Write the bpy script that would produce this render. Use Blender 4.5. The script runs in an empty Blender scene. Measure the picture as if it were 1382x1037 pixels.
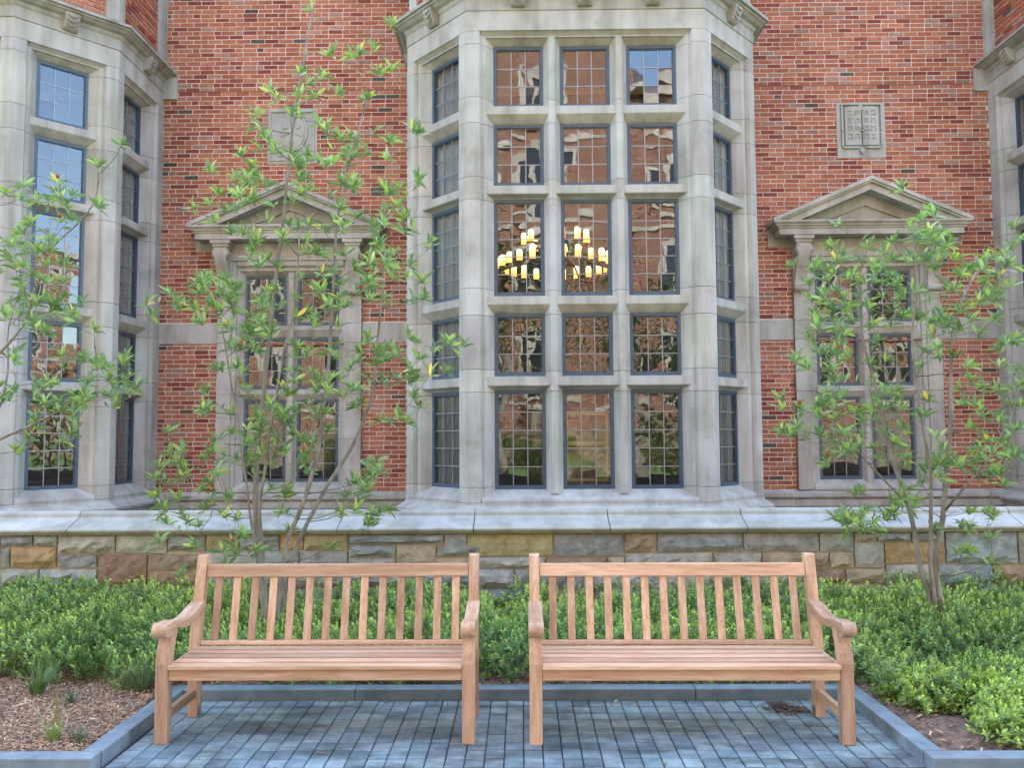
import bpy, bmesh, math, random
import numpy as np
from mathutils import Vector, Matrix, Quaternion
random.seed(7); RNG = np.random.default_rng(7)
S = bpy.context.scene
R = math.radians

# ---------------------------------------------------------------- camera, sky, sun, exposure
H = 1.6
PITCH, YAW, ROLL, FPX = R(3.5325), R(0.6889), R(-0.3219), 1100.0
fw = Vector((-math.sin(YAW)*math.cos(PITCH), math.cos(YAW)*math.cos(PITCH), math.sin(PITCH)))
rt0 = Vector((math.cos(YAW), math.sin(YAW), 0)); up0 = rt0.cross(fw)
rt = rt0*math.cos(ROLL) + up0*math.sin(ROLL); up = rt.cross(fw)
cam = bpy.data.cameras.new('camera'); cam.sensor_width = 36; cam.lens = FPX/1382*36
cam.clip_start = 0.05; cam.clip_end = 2000
camo = bpy.data.objects.new('camera', cam); S.collection.objects.link(camo)
m3 = Matrix((rt, up, -fw)).transposed()
camo.matrix_world = Matrix.Translation((0, 0, H)) @ m3.to_4x4()
S.camera = camo
SUN_EL, SUN_AZ = R(45), R(8)          # the sun stands behind the hall, so this side lies in open shade
w = bpy.data.worlds.new('World'); S.world = w; w.use_nodes = True
nt = w.node_tree; nt.nodes.clear()
sky = nt.nodes.new('ShaderNodeTexSky'); sky.sky_type = 'NISHITA'; sky.sun_disc = False
sky.sun_elevation = SUN_EL; sky.sun_rotation = SUN_AZ; sky.air_density = 1.0; sky.dust_density = 1.2; sky.ozone_density = 0.6
bg = nt.nodes.new('ShaderNodeBackground'); bg.inputs[1].default_value = 0.15
wo = nt.nodes.new('ShaderNodeOutputWorld')
nt.links.new(sky.outputs[0], bg.inputs[0]); nt.links.new(bg.outputs[0], wo.inputs[0])
sl = bpy.data.lights.new('sun', 'SUN'); sl.energy = 2.4; sl.angle = R(0.5); sl.color = (1, .96, .88)
so = bpy.data.objects.new('sun', sl); S.collection.objects.link(so)
sd = Vector((math.sin(SUN_AZ)*math.cos(SUN_EL), math.cos(SUN_AZ)*math.cos(SUN_EL), math.sin(SUN_EL)))
so.rotation_euler = sd.to_track_quat('Z', 'Y').to_euler()
S.view_settings.view_transform = 'Standard'; S.view_settings.look = 'None'
S.view_settings.exposure = 3.3; S.view_settings.gamma = 1
S.render.engine = 'CYCLES'
S.cycles.use_denoising = True; S.cycles.max_bounces = 8; S.cycles.transparent_max_bounces = 16
S.cycles.diffuse_bounces = 4; S.cycles.glossy_bounces = 3; S.cycles.sample_clamp_indirect = 6
S.cycles.caustics_reflective = False; S.cycles.caustics_refractive = False

def ray(px, py):
    return fw + rt*((px-691)/FPX) + up*((518.5-py)/FPX)
def at(px, py, Y):                     # a measured picture point carried to the upright plane y = Y
    d = ray(px, py); return Vector((0, 0, H)) + d*(Y/d.y)

# ---------------------------------------------------------------- materials
MATS = {}
class N:
    def __init__(s, name):
        s.m = bpy.data.materials.new(name); s.m.use_nodes = True; s.t = s.m.node_tree; s.t.nodes.clear()
        s.out = s.n('OutputMaterial'); MATS[name] = s.m
    def n(s, t, **k):
        x = s.t.nodes.new('ShaderNode'+t)
        for a, b in k.items():
            if a.startswith('i_'): x.inputs[a[2:].replace('_', ' ')].default_value = b
            else: setattr(x, a, b)
        return x
    def l(s, a, b): s.t.links.new(a, b)
    def noise(s, scale, detail=4, vec=None, rough=.55):
        x = s.n('TexNoise'); x.inputs['Scale'].default_value = scale; x.inputs['Detail'].default_value = detail
        x.inputs['Roughness'].default_value = rough
        if vec is not None: s.l(vec, x.inputs['Vector'])
        return x.outputs['Fac']
    def ramp(s, fac, stops):
        x = s.n('ValToRGB'); e = x.color_ramp.elements
        while len(e) < len(stops): e.new(.5)
        for i, (p, c) in enumerate(stops):
            e[i].position = p; e[i].color = (*c, 1) if not isinstance(c, float) else (c, c, c, 1)
        s.l(fac, x.inputs[0]); return x.outputs[0]
    def mix(s, fac, a, b, mode='MIX'):
        x = s.n('Mix', data_type='RGBA', blend_type=mode)
        for v, i in ((fac, 0), (a, 6), (b, 7)):
            if isinstance(v, (int, float)): x.inputs[i].default_value = v
            elif isinstance(v, tuple): x.inputs[i].default_value = (*v, 1)
            else: s.l(v, x.inputs[i])
        return x.outputs[2]
    def mapping(s, src, scale):
        x = s.n('Mapping'); x.inputs['Scale'].default_value = scale; s.l(src, x.inputs[0]); return x.outputs[0]
    def pbr(s, col, rough=.8, bump=None, dist=.01, strength=1., spec=.4, **k):
        p = s.n('BsdfPrincipled')
        if isinstance(col, tuple): p.inputs['Base Color'].default_value = (*col, 1)
        else: s.l(col, p.inputs['Base Color'])
        if isinstance(rough, (int, float)): p.inputs['Roughness'].default_value = rough
        else: s.l(rough, p.inputs['Roughness'])
        p.inputs['Specular IOR Level'].default_value = spec
        for a, b in k.items(): p.inputs[a.replace('_', ' ')].default_value = b
        if bump is not None:
            bn = s.n('Bump'); bn.inputs['Distance'].default_value = dist; bn.inputs['Strength'].default_value = strength
            s.l(bump, bn.inputs['Height']); s.l(bn.outputs[0], p.inputs['Normal'])
        s.l(p.outputs[0], s.out.inputs[0]); return p
    def pos(s): return s.n('NewGeometry').outputs['Position']
    def obj(s): return s.n('TexCoord').outputs['Object']
    def tint(s): return s.n('Attribute', attribute_name='tint').outputs['Color']

def mk():
    # limestone: pale, blotchy, with faint vertical weather streaks
    a = N('limestone'); p = a.pos(); t = a.tint()
    c = a.ramp(a.noise(1.7, 6, p), [(.3, (.80, .79, .76)), (.7, (1.10, 1.09, 1.07))])
    st = a.ramp(a.noise(6, 3, a.mapping(p, (1, 1, .12))), [(.35, (.80, .78, .73)), (.60, (1.05, 1.05, 1.05))])
    fine = a.noise(90, 3, p)
    gr = a.ramp(a.noise(3.1, 5, p), [(.56, (1.0, 1.0, 1.0)), (.75, (.74, .73, .66))])
    a.pbr(a.mix(.8, a.mix(1, a.mix(1, t, c, 'MULTIPLY'), st, 'MULTIPLY'), gr, 'MULTIPLY'), .85, a.noise(60, 5, p), .004, .6, .25)
    a = N('brick'); p = a.pos(); t = a.tint()
    c = a.ramp(a.noise(28, 5, p), [(.3, (.74, .70, .68)), (.7, (1.18, 1.16, 1.14))])
    big = a.ramp(a.noise(.9, 3, p), [(.35, (.9, .86, .84)), (.65, (1.08, 1.08, 1.08))])
    a.pbr(a.mix(1, a.mix(1, t, c, 'MULTIPLY'), big, 'MULTIPLY'), .88, a.noise(140, 4, p), .004, .8, .2)
    a = N('mortar'); p = a.pos()
    a.pbr(a.ramp(a.noise(5, 5, p), [(.3, (.62, .50, .42)), (.7, (.80, .69, .60))]), .95, a.noise(120, 3, p), .004, 1, .1)
    a = N('window_steel'); p = a.pos()
    a.pbr(a.ramp(a.noise(15, 3, p), [(.3, (.045, .075, .105)), (.7, (.065, .10, .135))]), .42, spec=.5)
    a = N('lead'); a.pbr((.26, .27, .28), .45, spec=.5, Metallic=.5)
    a = N('glass'); p = a.pos()
    gm = a.n('NewGeometry'); dt = a.n('VectorMath', operation='DOT_PRODUCT'); a.l(gm.outputs['Normal'], dt.inputs[0]); a.l(gm.outputs['Incoming'], dt.inputs[1])
    def mth(op, x, y=None):
        q = a.n('Math', operation=op)
        for k, v in enumerate((x, y)):
            if v is None: continue
            if isinstance(v, (int, float)): q.inputs[k].default_value = v
            else: a.l(v, q.inputs[k])
        return q.outputs[0]
    F0 = .058
    fac = mth('ADD', mth('MULTIPLY', mth('POWER', mth('SUBTRACT', 1.0, mth('ABSOLUTE', dt.outputs['Value'])), 5.0), 1-F0), F0)
    g = a.n('BsdfGlossy'); g.inputs['Roughness'].default_value = .012; g.inputs['Color'].default_value = (.96, .98, 1, 1)
    tr = a.n('BsdfTransparent'); tr.inputs[0].default_value = (.93, .94, .93, 1)
    bn = a.n('Bump'); bn.inputs['Distance'].default_value = .003; bn.inputs['Strength'].default_value = .55
    a.l(a.noise(3.2, 1, p), bn.inputs['Height']); a.l(bn.outputs[0], g.inputs['Normal'])
    mx = a.n('MixShader'); a.l(fac, mx.inputs[0]); a.l(tr.outputs[0], mx.inputs[1]); a.l(g.outputs[0], mx.inputs[2])
    a.l(mx.outputs[0], a.out.inputs[0])
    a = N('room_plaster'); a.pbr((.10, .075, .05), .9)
    a = N('curtain_cloth'); a.pbr((.34, .35, .32), .9)
    for ax, sc in (('x', (.9, 14, 14)), ('y', (14, .9, 14)), ('z', (14, 14, .9))):
        a = N('teak_'+ax); o = a.obj(); inf = a.n('ObjectInfo')
        v = a.n('VectorMath', operation='ADD'); a.l(a.mapping(o, sc), v.inputs[0])
        vm = a.n('VectorMath', operation='SCALE'); vm.inputs[0].default_value = (37, 53, 71); a.l(inf.outputs['Random'], vm.inputs['Scale'])
        a.l(vm.outputs[0], v.inputs[1]); v = v.outputs[0]
        g1 = a.ramp(a.noise(1.6, 5, v, .6), [(.28, (.42, .24, .135)), (.5, (.60, .375, .235)), (.72, (.72, .51, .355))])
        g2 = a.ramp(a.noise(9, 3, v), [(.35, (.82, .78, .74)), (.6, (1.0, 1.0, 1.0))])
        pr = a.n('Mix', data_type='RGBA'); a.l(inf.outputs['Random'], pr.inputs[0])
        pr.inputs[6].default_value = (.70, .68, .68, 1); pr.inputs[7].default_value = (1.16, 1.13, 1.08, 1)
        a.pbr(a.mix(1, a.mix(1, g1, g2, 'MULTIPLY'), pr.outputs[2], 'MULTIPLY'), .42, a.noise(10, 4, v), .0015, .6, .35)
    a = N('wall_stone'); p = a.pos(); t = a.tint()
    c = a.ramp(a.noise(9, 6, p), [(.3, (.66, .64, .62)), (.7, (1.22, 1.2, 1.18))])
    rust = a.ramp(a.noise(3.3, 5, p), [(.60, (1.0, 1.0, 1.0)), (.74, (1.05, .88, .68))])
    a.pbr(a.mix(1, a.mix(1, t, c, 'MULTIPLY'), rust, 'MULTIPLY'), .85, a.noise(26, 7, p, .7), .035, 1.0, .25)
    a = N('wall_mortar'); p = a.pos()
    a.pbr(a.ramp(a.noise(12, 4, p), [(.3, (.42, .36, .29)), (.7, (.58, .50, .41))]), .95, a.noise(80, 3, p), .004, 1, .1)
    a = N('bluestone'); p = a.pos(); t = a.tint()
    c = a.ramp(a.noise(7, 6, p), [(.3, (.66, .69, .70)), (.7, (1.2, 1.18, 1.16))])
    a.pbr(a.mix(1, t, c, 'MULTIPLY'), .68, a.noise(70, 4, p), .003, .7, .4)
    a = N('paver'); p = a.pos(); t = a.tint()
    c = a.ramp(a.noise(16, 6, p), [(.3, (.74, .76, .78)), (.7, (1.2, 1.18, 1.16))])
    # old damp and tannin stains with a shape of their own, and a little pale dried dirt
    st = a.ramp(a.noise(2.3, 5, a.mapping(p, (.8, 2.2, 1)), .65), [(.44, (1.03, 1.03, 1.03)), (.62, (.48, .46, .44))])
    dirt = a.ramp(a.noise(21, 5, a.mapping(p, (.35, 2.2, 1)), .7), [(.58, 0.), (.72, .5)])
    a.pbr(a.mix(dirt, a.mix(1, a.mix(1, t, c, 'MULTIPLY'), st, 'MULTIPLY'), (.42, .38, .34)), .62, a.noise(90, 4, p), .003, .7, .4)
    a = N('joint_sand'); a.pbr((.055, .055, .055), .95)
    a = N('mulch'); p = a.pos(); t = a.tint()
    a.pbr(a.mix(1, t, a.ramp(a.noise(60, 4, p), [(.3, (.6, .6, .6)), (.7, (1.3, 1.3, 1.3))]), 'MULTIPLY'), .95, a.noise(80, 4, p), .01, 1, .1)
    a = N('soil'); p = a.pos()
    a.pbr(a.ramp(a.noise(22, 6, p), [(.3, (.12, .08, .058)), (.7, (.32, .22, .16))]), .95, a.noise(45, 6, p), .03, 1, .1)
    a = N('ground'); p = a.pos()
    a.pbr(a.ramp(a.noise(.6, 6, p), [(.3, (.10, .10, .09)), (.7, (.20, .19, .17))]), .9)
    a = N('bounce_lawn'); p = a.pos()
    a.pbr(a.ramp(a.noise(3, 6, p), [(.3, (.085, .15, .035)), (.7, (.15, .23, .06))]), .9)
    def leafmat(name, back, rough, trans):
        a = N(name); t = a.tint(); gm = a.n('NewGeometry')
        col = a.mix(gm.outputs['Backfacing'], t, a.mix(1, t, back, 'MULTIPLY') if back else t)
        p = a.n('BsdfPrincipled'); a.l(col, p.inputs['Base Color']); p.inputs['Roughness'].default_value = rough
        p.inputs['Specular IOR Level'].default_value = .45
        d = a.n('BsdfTranslucent'); a.l(a.mix(1, t, (1.25, 1.3, .7), 'MULTIPLY'), d.inputs[0])
        mx = a.n('MixShader'); mx.inputs[0].default_value = trans
        a.l(p.outputs[0], mx.inputs[1]); a.l(d.outputs[0], mx.inputs[2]); a.l(mx.outputs[0], a.out.inputs[0])
    leafmat('magnolia_leaf', (2.1, 1.9, 3.0), .36, .34)
    leafmat('shrub_leaf', None, .45, .36)
    leafmat('grass_blade', None, .5, .25)
    a = N('bark'); p = a.pos()
    a.pbr(a.ramp(a.noise(18, 6, a.mapping(p, (1, 1, .3))), [(.3, (.15, .13, .10)), (.55, (.27, .24, .19)), (.75, (.38, .35, .28))]), .85, a.noise(60, 5, p), .006, .8, .2)
    a = N('twig'); p = a.pos(); a.pbr(a.ramp(a.noise(8, 3, p), [(.3, (.075, .055, .045)), (.7, (.17, .14, .10))]), .8)
    a = N('seed_red'); a.pbr((.42, .05, .035), .5)
    a = N('wrought_iron'); a.pbr((.03, .027, .025), .5, Metallic=.6)
    a = N('candle_glow'); e = a.n('Emission'); lw = a.n('TexCoord')
    sx = a.n('SeparateXYZ'); a.l(lw.outputs['Generated'], sx.inputs[0])
    a.l(a.ramp(sx.outputs[2], [(0, (1.0, .30, .04)), (.4, (1, .52, .12)), (.8, (1, .80, .38))]), e.inputs[0]); e.inputs[1].default_value = .42
    a.l(e.outputs[0], a.out.inputs[0])
    a = N('carved_oak'); p = a.pos()
    a.pbr(a.ramp(a.noise(14, 5, p), [(.3, (.07, .035, .018)), (.7, (.22, .12, .06))]), .6, a.noise(40, 3, p), .01, 1)
    a = N('gilt'); a.pbr((.45, .33, .14), .45, Metallic=.4)
    a = N('drain_iron'); p = a.pos()
    a.pbr(a.ramp(a.noise(40, 5, p), [(.3, (.03, .025, .022)), (.7, (.13, .09, .07))]), .8, a.noise(60, 4, p), .01, 1)
    # walls too far from view to pick the bricks apart
    a = N('far_brick'); p = a.pos(); b = a.n('TexBrick'); b.inputs['Scale'].default_value = 1
    sx = a.n('SeparateXYZ'); a.l(p, sx.inputs[0]); cb = a.n('CombineXYZ')
    ad = a.n('Math', operation='ADD'); a.l(sx.outputs[0], ad.inputs[0]); a.l(sx.outputs[1], ad.inputs[1])
    a.l(ad.outputs[0], cb.inputs[0]); a.l(sx.outputs[2], cb.inputs[1]); a.l(cb.outputs[0], b.inputs['Vector'])
    b.inputs['Color1'].default_value = (.25, .105, .055, 1); b.inputs['Color2'].default_value = (.16, .06, .034, 1)
    b.inputs['Mortar'].default_value = (.5, .38, .3, 1); b.inputs['Mortar Size'].default_value = .006
    b.inputs['Brick Width'].default_value = .2127; b.inputs['Row Height'].default_value = .0667
    a.pbr(a.mix(1, b.outputs[0], a.ramp(a.noise(.8, 4, p), [(.3, (.75, .72, .7)), (.7, (1.2, 1.2, 1.2))]), 'MULTIPLY'), .9)
    a = N('far_stone'); p = a.pos()
    v = a.n('TexVoronoi'); v.inputs['Scale'].default_value = 2.2; a.l(a.mapping(p, (1, 1, 1.7)), v.inputs['Vector'])
    a.pbr(a.mix(.6, a.ramp(a.noise(3, 5, p), [(.3, (.13, .10, .06)), (.7, (.34, .28, .19))]), a.ramp(v.outputs['Distance'], [(0, (.9, .8, .6)), (.6, (.3, .3, .3))]), 'SOFT_LIGHT'), .9)
    a = N('slate'); p = a.pos(); a.pbr(a.ramp(a.noise(3, 4, p), [(.3, (.07, .075, .08)), (.7, (.14, .14, .14))]), .7)
    a = N('dark_glass'); a.pbr((.02, .025, .03), .08)
    a = N('sealant'); a.pbr((.20, .14, .11), .8)
mk()

# ---------------------------------------------------------------- helpers
COL = S.collection
def link(name, me, mat, parent=None, **props):
    o = bpy.data.objects.new(name, me); COL.objects.link(o)
    if me is not None and mat is not None and len(me.materials) == 0: me.materials.append(MATS[mat])
    if parent is not None: adopt(o, parent)
    for k, v in props.items(): o[k] = v
    return o
def adopt(o, parent):
    o.parent = parent
    if parent.type == 'EMPTY' and not parent.get('_local'):
        o.matrix_parent_inverse = Matrix.Translation(-parent.location)
def thing(name, label, cat, loc=(0, 0, 0), group=None, local=False):
    o = bpy.data.objects.new(name, None); COL.objects.link(o); o.location = loc; o.empty_display_size = .1
    o['label'] = label; o['category'] = cat
    if group: o['group'] = group
    LOCAL[o.name] = local
    return o
LOCAL = {}
def adopt(o, parent):
    o.parent = parent
    if parent.type == 'EMPTY' and not LOCAL.get(parent.name):
        o.matrix_parent_inverse = Matrix.Translation(-Vector(parent.location))

BOXF = [(0, 3, 2, 1), (4, 5, 6, 7), (0, 1, 5, 4), (1, 2, 6, 5), (2, 3, 7, 6), (3, 0, 4, 7)]
class MB:
    def __init__(s): s.v = []; s.f = []; s.c = []
    def add(s, vs, fs, tint=(1, 1, 1)):
        b = len(s.v); s.v.extend(tuple(q) for q in vs); s.f.extend(tuple(b+i for i in q) for q in fs)
        s.c.extend([tint]*len(vs)); return s
    def box(s, x0, y0, z0, x1, y1, z1, tint=(1, 1, 1)):
        return s.add([(x0, y0, z0), (x1, y0, z0), (x1, y1, z0), (x0, y1, z0), (x0, y0, z1), (x1, y0, z1), (x1, y1, z1), (x0, y1, z1)], BOXF, tint)
    def prism(s, poly, O, A, B, C, h0, h1, tint=(1, 1, 1)):
        O, A, B, C = Vector(O), Vector(A), Vector(B), Vector(C)
        area = sum(poly[i][0]*poly[(i+1) % len(poly)][1]-poly[(i+1) % len(poly)][0]*poly[i][1] for i in range(len(poly)))
        if (area > 0) != (A.cross(B).dot(C) > 0): poly = poly[::-1]
        if h1 < h0: h0, h1 = h1, h0
        n = len(poly); P = [O+A*a+B*b for a, b in poly]
        vs = [p+C*h0 for p in P]+[p+C*h1 for p in P]
        fs = [tuple(range(n-1, -1, -1)), tuple(range(n, 2*n))]+[(i, (i+1) % n, n+(i+1) % n, n+i) for i in range(n)]
        return s.add(vs, fs, tint)
    def tube(s, pts, rads, sides=6, tint=(1, 1, 1)):
        pts = [Vector(p) for p in pts]; rings = []
        for i, p in enumerate(pts):
            d = (pts[min(i+1, len(pts)-1)]-pts[max(i-1, 0)])
            d = d.normalized() if d.length > 1e-6 else Vector((0, 0, 1))
            a = d.orthogonal().normalized() if i == 0 else (a - d*a.dot(d)).normalized()
            b = d.cross(a)
            rings.append([p+(a*math.cos(2*math.pi*k/sides)+b*math.sin(2*math.pi*k/sides))*rads[i] for k in range(sides)])
        vs = [q for r in rings for q in r]; fs = []
        for i in range(len(pts)-1):
            for k in range(sides):
                k2 = (k+1) % sides; fs.append((i*sides+k, i*sides+k2, (i+1)*sides+k2, (i+1)*sides+k))
        fs.append(tuple(range(sides-1, -1, -1))); m = (len(pts)-1)*sides; fs.append(tuple(range(m, m+sides)))
        return s.add(vs, fs, tint)
    def lathe(s, prof, O, sides=16, tint=(1, 1, 1)):
        O = Vector(O); n = len(prof)
        vs = [O+Vector((r*math.cos(2*math.pi*k/sides), r*math.sin(2*math.pi*k/sides), z)) for r, z in prof for k in range(sides)]
        fs = [(i*sides+k, i*sides+(k+1) % sides, (i+1)*sides+(k+1) % sides, (i+1)*sides+k) for i in range(n-1) for k in range(sides)]
        fs += [tuple(range(sides-1, -1, -1)), tuple(range((n-1)*sides, n*sides))]
        return s.add(vs, fs, tint)
    def sweep(s, prof, path, tint=(1, 1, 1)):
        """closed profile (outward, z) along a plan path seen left to right from outside, mitred"""
        n = len(path); P = [Vector((p[0], p[1], 0)) for p in path]; offs = []
        for i in range(n):
            ns = []
            for j in (i-1, i):
                if 0 <= j < n-1:
                    u = (P[j+1]-P[j]).normalized(); ns.append(Vector((u.y, -u.x, 0)))
            m = sum(ns, Vector()).normalized(); offs.append(m/m.dot(ns[0]))
        k = len(prof)
        vs = [P[i]+offs[i]*a+Vector((0, 0, z)) for i in range(n) for a, z in prof]
        area = sum(prof[i][0]*prof[(i+1) % k][1]-prof[(i+1) % k][0]*prof[i][1] for i in range(k))
        fs = [(i*k+j, i*k+(j+1) % k, (i+1)*k+(j+1) % k, (i+1)*k+j) for i in range(n-1) for j in range(k)]
        fs += [tuple(range(k-1, -1, -1)), tuple(range((n-1)*k, n*k))]
        if area > 0: fs = [tuple(reversed(q)) for q in fs]
        return s.add(vs, fs, tint)
    def mesh(s, name, smooth=False, bevel=0, seg=2):
        me = bpy.data.meshes.new(name); me.from_pydata(s.v, [], s.f)
        at_ = me.attributes.new('tint', 'FLOAT_COLOR', 'POINT')
        cc = np.ones((len(s.v), 4), np.float32); cc[:, :3] = np.array(s.c, np.float32).reshape(-1, 3); at_.data.foreach_set('color', cc.ravel())
        if bevel:
            bm = bmesh.new(); bm.from_mesh(me)
            bmesh.ops.recalc_face_normals(bm, faces=bm.faces)
            ed = [e for e in bm.edges if len(e.link_faces) == 2 and e.calc_face_angle(0) > .5]
            bmesh.ops.bevel(bm, geom=ed, offset=bevel, segments=seg, profile=.6, affect='EDGES', clamp_overlap=True)
            bm.to_mesh(me); bm.free()
        if smooth: me.polygons.foreach_set('use_smooth', [True]*len(me.polygons))
        me.update(); return me
    def build(s, name, mat, parent=None, smooth=False, bevel=0, seg=2, **props):
        return link(name, s.mesh(name, smooth, bevel, seg), mat, parent, **props)
def np_mesh(name, V, F, C, smooth=False):
    """V (n,3), F (m,k) with one k, C (n,3)"""
    me = bpy.data.meshes.new(name); n, m, k = len(V), len(F), F.shape[1]
    me.vertices.add(n); me.vertices.foreach_set('co', V.astype(np.float32).ravel())
    me.loops.add(m*k); me.loops.foreach_set('vertex_index', F.astype(np.int32).ravel())
    me.polygons.add(m); me.polygons.foreach_set('loop_start', np.arange(0, m*k, k, dtype=np.int32))
    a = me.attributes.new('tint', 'FLOAT_COLOR', 'POINT'); cc = np.ones((n, 4), np.float32); cc[:, :3] = C
    a.data.foreach_set('color', cc.ravel()); me.update(calc_edges=True)
    if smooth: me.polygons.foreach_set('use_smooth', np.ones(m, bool))
    return me
def jit(c, a): 
    k = 1+random.uniform(-a, a); return tuple(max(0, q*k*(1+random.uniform(-a, a)*.35)) for q in c)
UX, UY, UZ = Vector((1, 0, 0)), Vector((0, 1, 0)), Vector((0, 0, 1))
LIME = (.465, .45, .40)

# ---------------------------------------------------------------- the setting: ground
MB().box(-400, -400, -.5, 400, 400, -.06).build('ground', 'ground', kind='structure')
MB().box(-45, -13.8, -.055, 45, -3.1, -.03).build('bounce_lawn', 'bounce_lawn', kind='structure')  # unseen grass sheet, added so its sunlit green bounce offsets the red cast

# ---------------------------------------------------------------- the hall: one building
YW = 11.8; CXB = .79; SP = 8.36
WX0, WX1 = CXB-SP+2.27, CXB+SP-2.27      # brick wall runs between the side bays
hall = thing('brick_hall', 'red brick hall with pale stone bay windows and carved pediments', 'building', (CXB, YW, 0))
PANES = []                               # (matrix, size, rank)
def rows_z():
    return [(.95, 2.125), (2.295, 3.04), (3.26, 4.43), (4.60, 5.36), (5.575, 6.335)]
ROWS = rows_z(); NPANE = [5, 3, 5, 3, 3]

def window(part, O, u, n, uc, wd, z0, z1, nv, rank, dep=-.17, nh=3):
    """steel casement at offset dep, with leading and panes"""
    fwid = .034; x0, x1 = uc-wd/2, uc+wd/2
    b = MB()
    for a0, a1, c0, c1 in ((x0, x0+fwid, z0, z1), (x1-fwid, x1, z0, z1), (x0+fwid, x1-fwid, z0, z0+fwid), (x0+fwid, x1-fwid, z1-fwid, z1)):
        b.prism([(a0, c0), (a1, c0), (a1, c1), (a0, c1)], O, u, UZ, n, dep-.05, dep-.004)
    i0 = .012                           # inner rebate
    for a0, a1, c0, c1 in ((x0+fwid, x0+fwid+i0, z0+fwid, z1-fwid), (x1-fwid-i0, x1-fwid, z0+fwid, z1-fwid), (x0+fwid+i0, x1-fwid-i0, z0+fwid, z0+fwid+i0), (x0+fwid+i0, x1-fwid-i0, z1-fwid-i0, z1-fwid)):
        b.prism([(a0, c0), (a1, c0), (a1, c1), (a0, c1)], O, u, UZ, n, dep-.045, dep-.016)
    b.build('window_frame', 'window_steel', part)
    gx0, gx1, gz0, gz1 = x0+fwid+i0, x1-fwid-i0, z0+fwid+i0, z1-fwid-i0
    pw, ph = (gx1-gx0)/nh, (gz1-gz0)/nv
    b = MB(); t = .0055
    for i in range(1, nh):
        x = gx0+pw*i; b.prism([(x-t, gz0), (x+t, gz0), (x+t, gz1), (x-t, gz1)], O, u, UZ, n, dep-.036, dep-.024)
    for j in range(1, nv):
        z = gz0+ph*j; b.prism([(gx0, z-t), (gx1, z-t), (gx1, z+t), (gx0, z+t)], O, u, UZ, n, dep-.0355, dep-.0235)
    b.build('leading', 'lead', part)
    for i in range(nh):
        for j in range(nv):
            c = Vector(O)+u*(gx0+pw*(i+.5))+UZ*(gz0+ph*(j+.5))+n*(dep-.030)
            tilt = Matrix.Rotation(random.gauss(0, .006), 3, 'Z') @ Matrix.Rotation(random.gauss(0, .006), 3, Vector(u))
            PANES.append((part, c, tilt, u, n, pw-.004, ph-.004, rank))

def stack(part, poly, O, A, B, zs, tint, name='stone_block', core=None):
    for z0, z1 in zip(zs[:-1], zs[1:]):
        MB().prism(poly, O, A, B, UZ, z0+.0025, z1-.0025, jit(tint, .09)).build(name, 'limestone', part)

ZJ = [.80]                               # stone joints follow the transoms
for (a0, a1), (b0, b1) in zip(ROWS[:-1], ROWS[1:]): ZJ += [a1-.02, b0+.05]
ZJ += [6.46]
ZJP = [.80, .98]+[z for (a0, a1), (b0, b1) in zip(ROWS[:-1], ROWS[1:]) for z in (a1-.03, b0+.07)]+[6.30, 6.46]

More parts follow.
